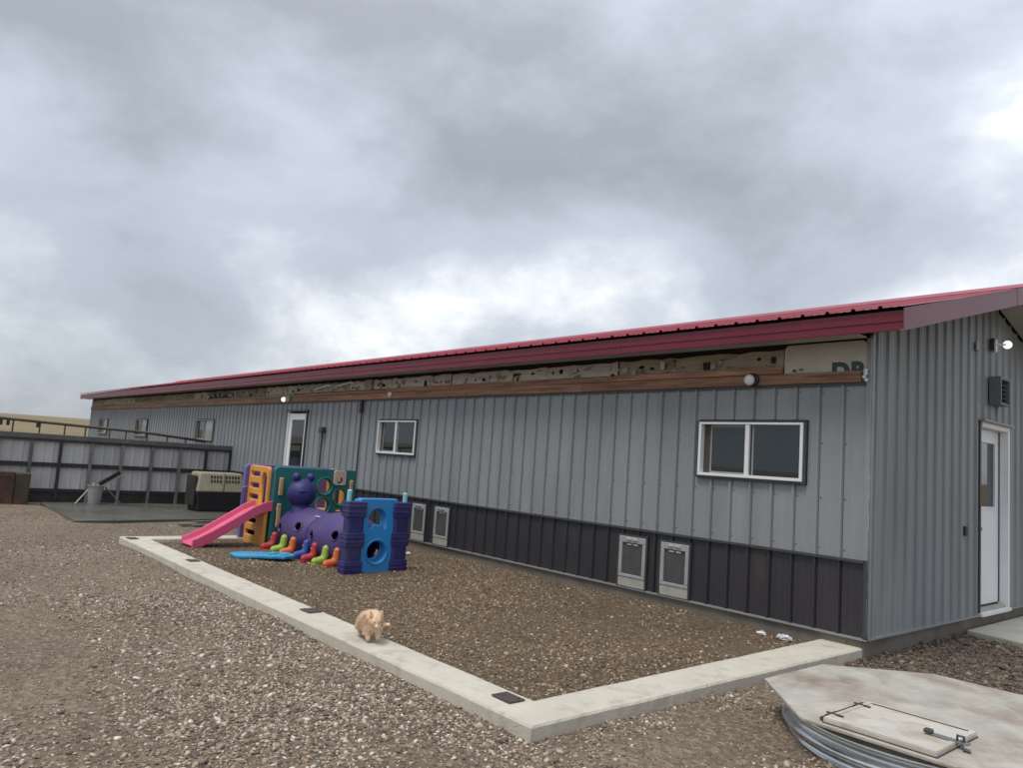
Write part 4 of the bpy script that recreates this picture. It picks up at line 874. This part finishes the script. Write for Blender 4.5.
# ------------------------------------------------------------------ cat on the curb
def make_cat():
    R_ = Matrix.Translation((-1.99, -3.70, CT + .004)) @ Matrix.Rotation(math.radians(-18), 4, 'Z') @ Matrix.Scale(1.0, 4)
    V = []; E_ = []; RD = []
    def add(p, r, par=None):
        V.append(p); RD.append(r)
        if par is not None: E_.append((par, len(V) - 1))
        return len(V) - 1
    pel = add((-.12, 0, .142), .074); mid = add((-.03, 0, .152), .080, pel); ch = add((.055, 0, .142), .070, mid)
    nk = add((.10, 0, .155), .058, ch); hd_ = add((.142, 0, .160), .056, nk); mz = add((.182, 0, .144), .028, hd_)
    for s in (-1, 1):
        a = add((.070, s * .036, .085), .026, ch); b = add((.078, s * .036, .038), .019, a); add((.096, s * .036, .015), .018, b)
        a = add((-.115, s * .050, .085), .044, pel); b = add((-.145, s * .052, .045), .022, a); c = add((-.13, s * .052, .015), .016, b); add((-.10, s * .052, .013), .015, c)
    a = add((-.19, 0, .10), .030, pel); b = add((-.225, .04, .06), .026, a); c = add((-.20, .11, .045), .024, b); d_ = add((-.13, .145, .06), .024, c); add((-.06, .15, .095), .018, d_)
    me = bpy.data.meshes.new('cat_skin'); me.from_pydata(V, E_, []); o = bpy.data.objects.new('tmp', me); COL.objects.link(o)
    sk = o.modifiers.new('skin', 'SKIN'); sk.use_smooth_shade = True
    for v, r in zip(me.skin_vertices[0].data, RD): v.radius = (r, r)
    me.skin_vertices[0].data[0].use_root = True
    ss = o.modifiers.new('sub', 'SUBSURF'); ss.levels = 2; ss.render_levels = 2
    dg = bpy.context.evaluated_depsgraph_get(); m2 = bpy.data.meshes.new_from_object(o.evaluated_get(dg)); bpy.data.objects.remove(o)
    m2.transform(R_); m2.name = 'body'
    cat = root('cat', (-1.99, -3.70, CT), 'fluffy pale ginger cat walking along the concrete curb', 'cat')
    # fur tufts follow the skin normals
    m2.calc_loop_triangles(); rng = np.random.default_rng(3); fv = []; ff = []
    tris = [(t.vertices[:], t.area) for t in m2.loop_triangles]; ar = np.array([t[1] for t in tris]); ar /= ar.sum()
    Rf = R_.to_3x3()
    for ti in rng.choice(len(tris), 16000, p=ar):
        vs = tris[ti][0]; w = rng.dirichlet((1, 1, 1))
        p = sum((m2.vertices[v].co * float(q) for v, q in zip(vs, w)), Vector()); nn = sum((m2.vertices[v].normal * float(q) for v, q in zip(vs, w)), Vector()).normalized()
        lp = R_.inverted() @ p; ln = .034 if lp.z > .06 else .010
        if lp.x > .17: ln = .006
        elif lp.x > .115 and lp.z > .13: ln = .012
        dirn = (nn * .45 + Rf @ Vector((-.6, 0, -.7)) + Vector(rng.normal(0, .25, 3))).normalized(); sd_ = dirn.cross(nn)
        if sd_.length < 1e-3: continue
        sd_ = sd_.normalized() * .0016; i = len(fv); p0 = p - nn * .003
        fv += [tuple(p0 - sd_), tuple(p0 + sd_), tuple(p0 + dirn * ln * float(rng.uniform(.6, 1.2)))]; ff.append((i, i + 1, i + 2))
    inv = R_.inverted(); pal = [f for f in ff if (lambda q: (q.x > .055 and q.z < .135 and q.x < .165) or q.z < .05)(inv @ Vector(fv[f[0]]))]; pset = set(pal); ff = [f for f in ff if f not in pset]
    body = link_mesh('body', m2, 'cat_fur', cat, smooth=True)
    pm = bpy.data.meshes.new('chest_fur'); pm.from_pydata([fv[i] for f in pal for i in f], [], [(3 * k, 3 * k + 1, 3 * k + 2) for k in range(len(pal))]); link_mesh('chest_fur', pm, 'cat_pale', body, kind='stuff')
    fm = bpy.data.meshes.new('fur'); fm.from_pydata(fv, [], ff); link_mesh('fur', fm, 'cat_fur', body, kind='stuff')
    def at(p): return R_ @ Vector(p)
    for s in (-1, 1):
        mb = MB(); bse = [at((.132 + .016 * math.cos(t), s * .034 + .021 * math.sin(t), .194)) for t in [2 * math.pi * k / 8 for k in range(8)]]; tip = at((.136, s * .047, .246))
        mb.v = [tuple(b) for b in bse] + [tuple(tip)]; mb.f = [(k, (k + 1) % 8, 8) for k in range(8)] + [tuple(range(8))[::-1]]; mb.build('ear', 'cat_fur', body)
        MB().ball(at((.192, s * .023, .168)), .007, 10, 8, (1, 1, .7)).build('eye', 'cat_eye', body, smooth=True)
    MB().ball(at((.2125, 0, .150)), .0065, 10, 8).build('nose', 'cat_nose', body, smooth=True)
    MB().ball(at((.190, 0, .137)), .019, 14, 10, (1, 1.1, .75)).build('muzzle', 'cat_pale', body, smooth=True)
    pass
make_cat()

# ------------------------------------------------------------------ small litter and weeds
def rag(x, y, z, s, label):
    mb = MB().ball((x, y, z + s * .3), s, 12, 8, (1.3, .8, .45)); mb.v = [(a + random.uniform(-.25, .25) * s, b + random.uniform(-.25, .25) * s, max(z, c + random.uniform(-.2, .2) * s)) for a, b, c in mb.v]
    tag(mb.build('paper_scrap', 'cloth_white', None), label, 'litter', 'white scraps on the yard gravel')
rag(-.62, -.22, .085, .055, 'crumpled white scrap on gravel nearest the building corner'); rag(-.84, -.24, .085, .038, 'small white scrap by the wall, second from the building corner'); rag(-6.3, -.55, .085, .04, 'tiny white scrap on gravel in front of the far pair of pet doors')
def weed(name, x, y, n, h, m, label, cat, flat=.5):
    mb = MB()
    for k in range(n):
        a = random.uniform(0, 2 * math.pi); l = h * random.uniform(.5, 1.1); sp_ = random.uniform(.2, 1) * flat
        z0 = float(gh(x, y)); p1 = (x + math.cos(a) * l * .4 * sp_, y + math.sin(a) * l * .4 * sp_, z0 + l * .7 * (1.2 - sp_)); p2 = (x + math.cos(a) * l * 1.3 * sp_, y + math.sin(a) * l * 1.3 * sp_, z0 + max(.01, l * (.95 - sp_)))
        mb.tube([(x + random.uniform(-.01, .01), y, z0 - .01), p1, p2], [.0026, .002, .0008], 4)
    tag(mb.build(name, m, None), label, cat)
weed('dry_weed', .06, -2.42, 9, .16, 'straw', 'dry bent straw stalks beside the curb near the tank', 'weed', .9)
weed('foundation_weed', .10, 1.75, 30, .14, 'weed', 'low dark weed growing against the gable foundation', 'weed', .6)

# ------------------------------------------------------------------ loose stones
ICO = bmesh.new(); bmesh.ops.create_icosphere(ICO, subdivisions=1, radius=1); ICO_V = np.array([v.co[:] for v in ICO.verts]); ICO_F = np.array([[v.index for v in f.verts] for f in ICO.faces]); ICO.free()
OV = np.array([(1, 0, 0), (0, 1, 0), (-1, 0, 0), (0, -1, 0), (0, 0, 1), (0, 0, -1)], float); OF = np.array([(0, 1, 4), (1, 2, 4), (2, 3, 4), (3, 0, 4), (1, 0, 5), (2, 1, 5), (3, 2, 5), (0, 3, 5)])
def stones(name, m, P, size, label=None, cat=None, low=False):
    IV, IF = (OV, OF) if low else (ICO_V, ICO_F)
    n = len(P); rng = np.random.default_rng(n)
    s = size[:, None] * rng.uniform(.65, 1.25, (n, 3)) * np.array([1.15, .9, .62]); a = rng.uniform(0, 2 * np.pi, n)
    V = IV[None] * s[:, None, :] * rng.uniform(.82, 1.18, (n, len(IV), 1))
    tl = rng.normal(0, .25, (n, 2)); V[:, :, 2] += V[:, :, 0] * tl[:, :1] + V[:, :, 1] * tl[:, 1:]
    c, s_ = np.cos(a)[:, None], np.sin(a)[:, None]
    x = V[:, :, 0] * c - V[:, :, 1] * s_; y = V[:, :, 0] * s_ + V[:, :, 1] * c
    V = np.stack([x, y, V[:, :, 2]], -1) + P[:, None, :]
    F = (IF[None] + (np.arange(n) * len(IV))[:, None, None]).reshape(-1, 3)
    me = bpy.data.meshes.new(name); me.vertices.add(V.size // 3); me.vertices.foreach_set('co', V.astype(np.float32).ravel())
    me.loops.add(F.size); me.loops.foreach_set('vertex_index', F.astype(np.int32).ravel())
    me.polygons.add(len(F)); me.polygons.foreach_set('loop_start', (np.arange(len(F)) * 3).astype(np.int32)); me.polygons.foreach_set('use_smooth', np.ones(len(F), bool))
    me.update(calc_edges=True); me.validate()
    o = link_mesh(name, me, m); o['kind'] = 'stuff'
    if label: o['label'] = label; o['category'] = cat
    return o
rng = np.random.default_rng(11)
def sector(n, d0, d1, a0, a1):
    d = np.sqrt(rng.uniform(d0 ** 2, d1 ** 2, n)); a = rng.uniform(a0, a1, n); return CAM.x + d * np.cos(a), CAM.y + d * np.sin(a)
def vnoise(x, y, s, seed):
    r = np.random.default_rng(seed); out = 0
    for k in range(5):
        w = r.normal(0, s, 2); out = out + np.sin(w[0] * x + w[1] * y + r.uniform(0, 6.28))
    return out / 5
def clear(x, y):
    k = ~((x > XL - .01) & (x < XO + .01) & (y > YO - .005)); k &= ~((x < .02) & (y > -.02)); k &= (x - TCX) ** 2 + (y - TCY) ** 2 > .86 ** 2
    k &= ~((x > -14.6) & (x < -11.15) & (y > -3.9)); k &= ~((x > .0) & (y > 2.28 - .24 * x)); k &= x > -16; return k
X_, Y_, D_ = [], [], []
for n, d0, d1 in ((56000, 2.2, 5.0), (68000, 5.0, 8.0), (42000, 8.0, 12.0), (26000, 12.0, 19.0)):
    x, y = sector(n, d0, d1, math.radians(88), math.radians(196)); X_.append(x); Y_.append(y)
x = np.concatenate(X_); y = np.concatenate(Y_)
k = clear(x, y); x, y = x[k], y[k]
# where wheels and feet have pressed the stones into bare earth
bare = vnoise(x, y, 1.1, 5) * .75 + vnoise(x, y, 2.6, 9) * .5
bare += 0.9 * np.exp(-(((x + 2.6) / 1.5) ** 2 + ((y + 6.0) / .55) ** 2)) + .95 * np.exp(-(((x - .25) / 1.3) ** 2 + ((y + 4.45) / .28) ** 2)) + .8 * np.exp(-(((x - .55) / .45) ** 2 + ((y + 3.1) / .8) ** 2)) + .35 * np.exp(-(((x + 6) / 3) ** 2 + ((y + 5.6) / .5) ** 2))
bare -= 0.8 * np.exp(-((y + 4.25) / .35) ** 2) * (x < -.7)
keep = rng.uniform(-.15, .55, len(x)) > bare - .12
x, y = x[keep], y[keep]; gz = gh(x, y)
gable = (x > -.02) & (y > -1.2)
sz = rng.lognormal(-4.74, .36, len(x)); sz = np.clip(sz, .0045, .022)
P = np.stack([x, y, gz + sz * .18], -1)
near = np.hypot(x - CAM.x, y - CAM.y) < 9.0
stones('far_gravel', 'pebbles', P[~gable & ~near], sz[~gable & ~near], 'loose gravel farther off around the damp concrete pad and fence', 'gravel', low=True)
stones('gravel', 'pebbles', P[~gable & near], sz[~gable & near], 'loose tan and grey river gravel covering the ground before the curb', 'gravel')
x, y = rng.uniform(0.0, 3.4, 9000), rng.uniform(-1.3, 2.5, 9000); k = clear(x, y); x, y = x[k], y[k]; sz = np.clip(rng.lognormal(-4.2, .35, len(x)), .008, .035)
stones('gable_gravel', 'pebbles_dark', np.stack([x, y, gh(x, y) + sz * .2], -1), sz, 'dark damp gravel at the foot of the gable wall', 'gravel')
x, y = sector(90000, 2.2, 8.5, math.radians(88), math.radians(196)); k = clear(x, y); x, y = x[k], y[k]; sz = np.clip(rng.lognormal(-5.5, .35, len(x)), .0022, .008)
stones('grit', 'pebbles', np.stack([x, y, gh(x, y) + sz * .3], -1), sz, 'fine grit scattered between the larger stones on bare earth', 'grit', low=True)
# yard gravel: finer and earthier
n = 60000; x, y = rng.uniform(XLI, XI - .02, n), rng.uniform(YI + .01, -.03, n)
d = np.hypot(x - CAM.x, y - CAM.y); k = rng.uniform(0, 1, n) < np.clip(9 / d, .3, 1) ; x, y = x[k], y[k]
b = vnoise(x, y, 1.3, 21) * .75 + vnoise(x, y, 3.5, 22) * .4; k = rng.uniform(-.35, .5, len(x)) > b - .02; x, y = x[k], y[k]
sz = np.clip(rng.lognormal(-4.75, .33, len(x)), .0045, .02)
stones('yard_gravel', 'pebbles_yard', np.stack([x, y, .075 + .8 * (gh(x * 1.3, y * 1.2) - GZ) + .012 * np.exp(-((y + .1) / .3) ** 2) + sz * .15], -1), sz, 'fine brown gravel and soil filling the curbed play yard', 'gravel')
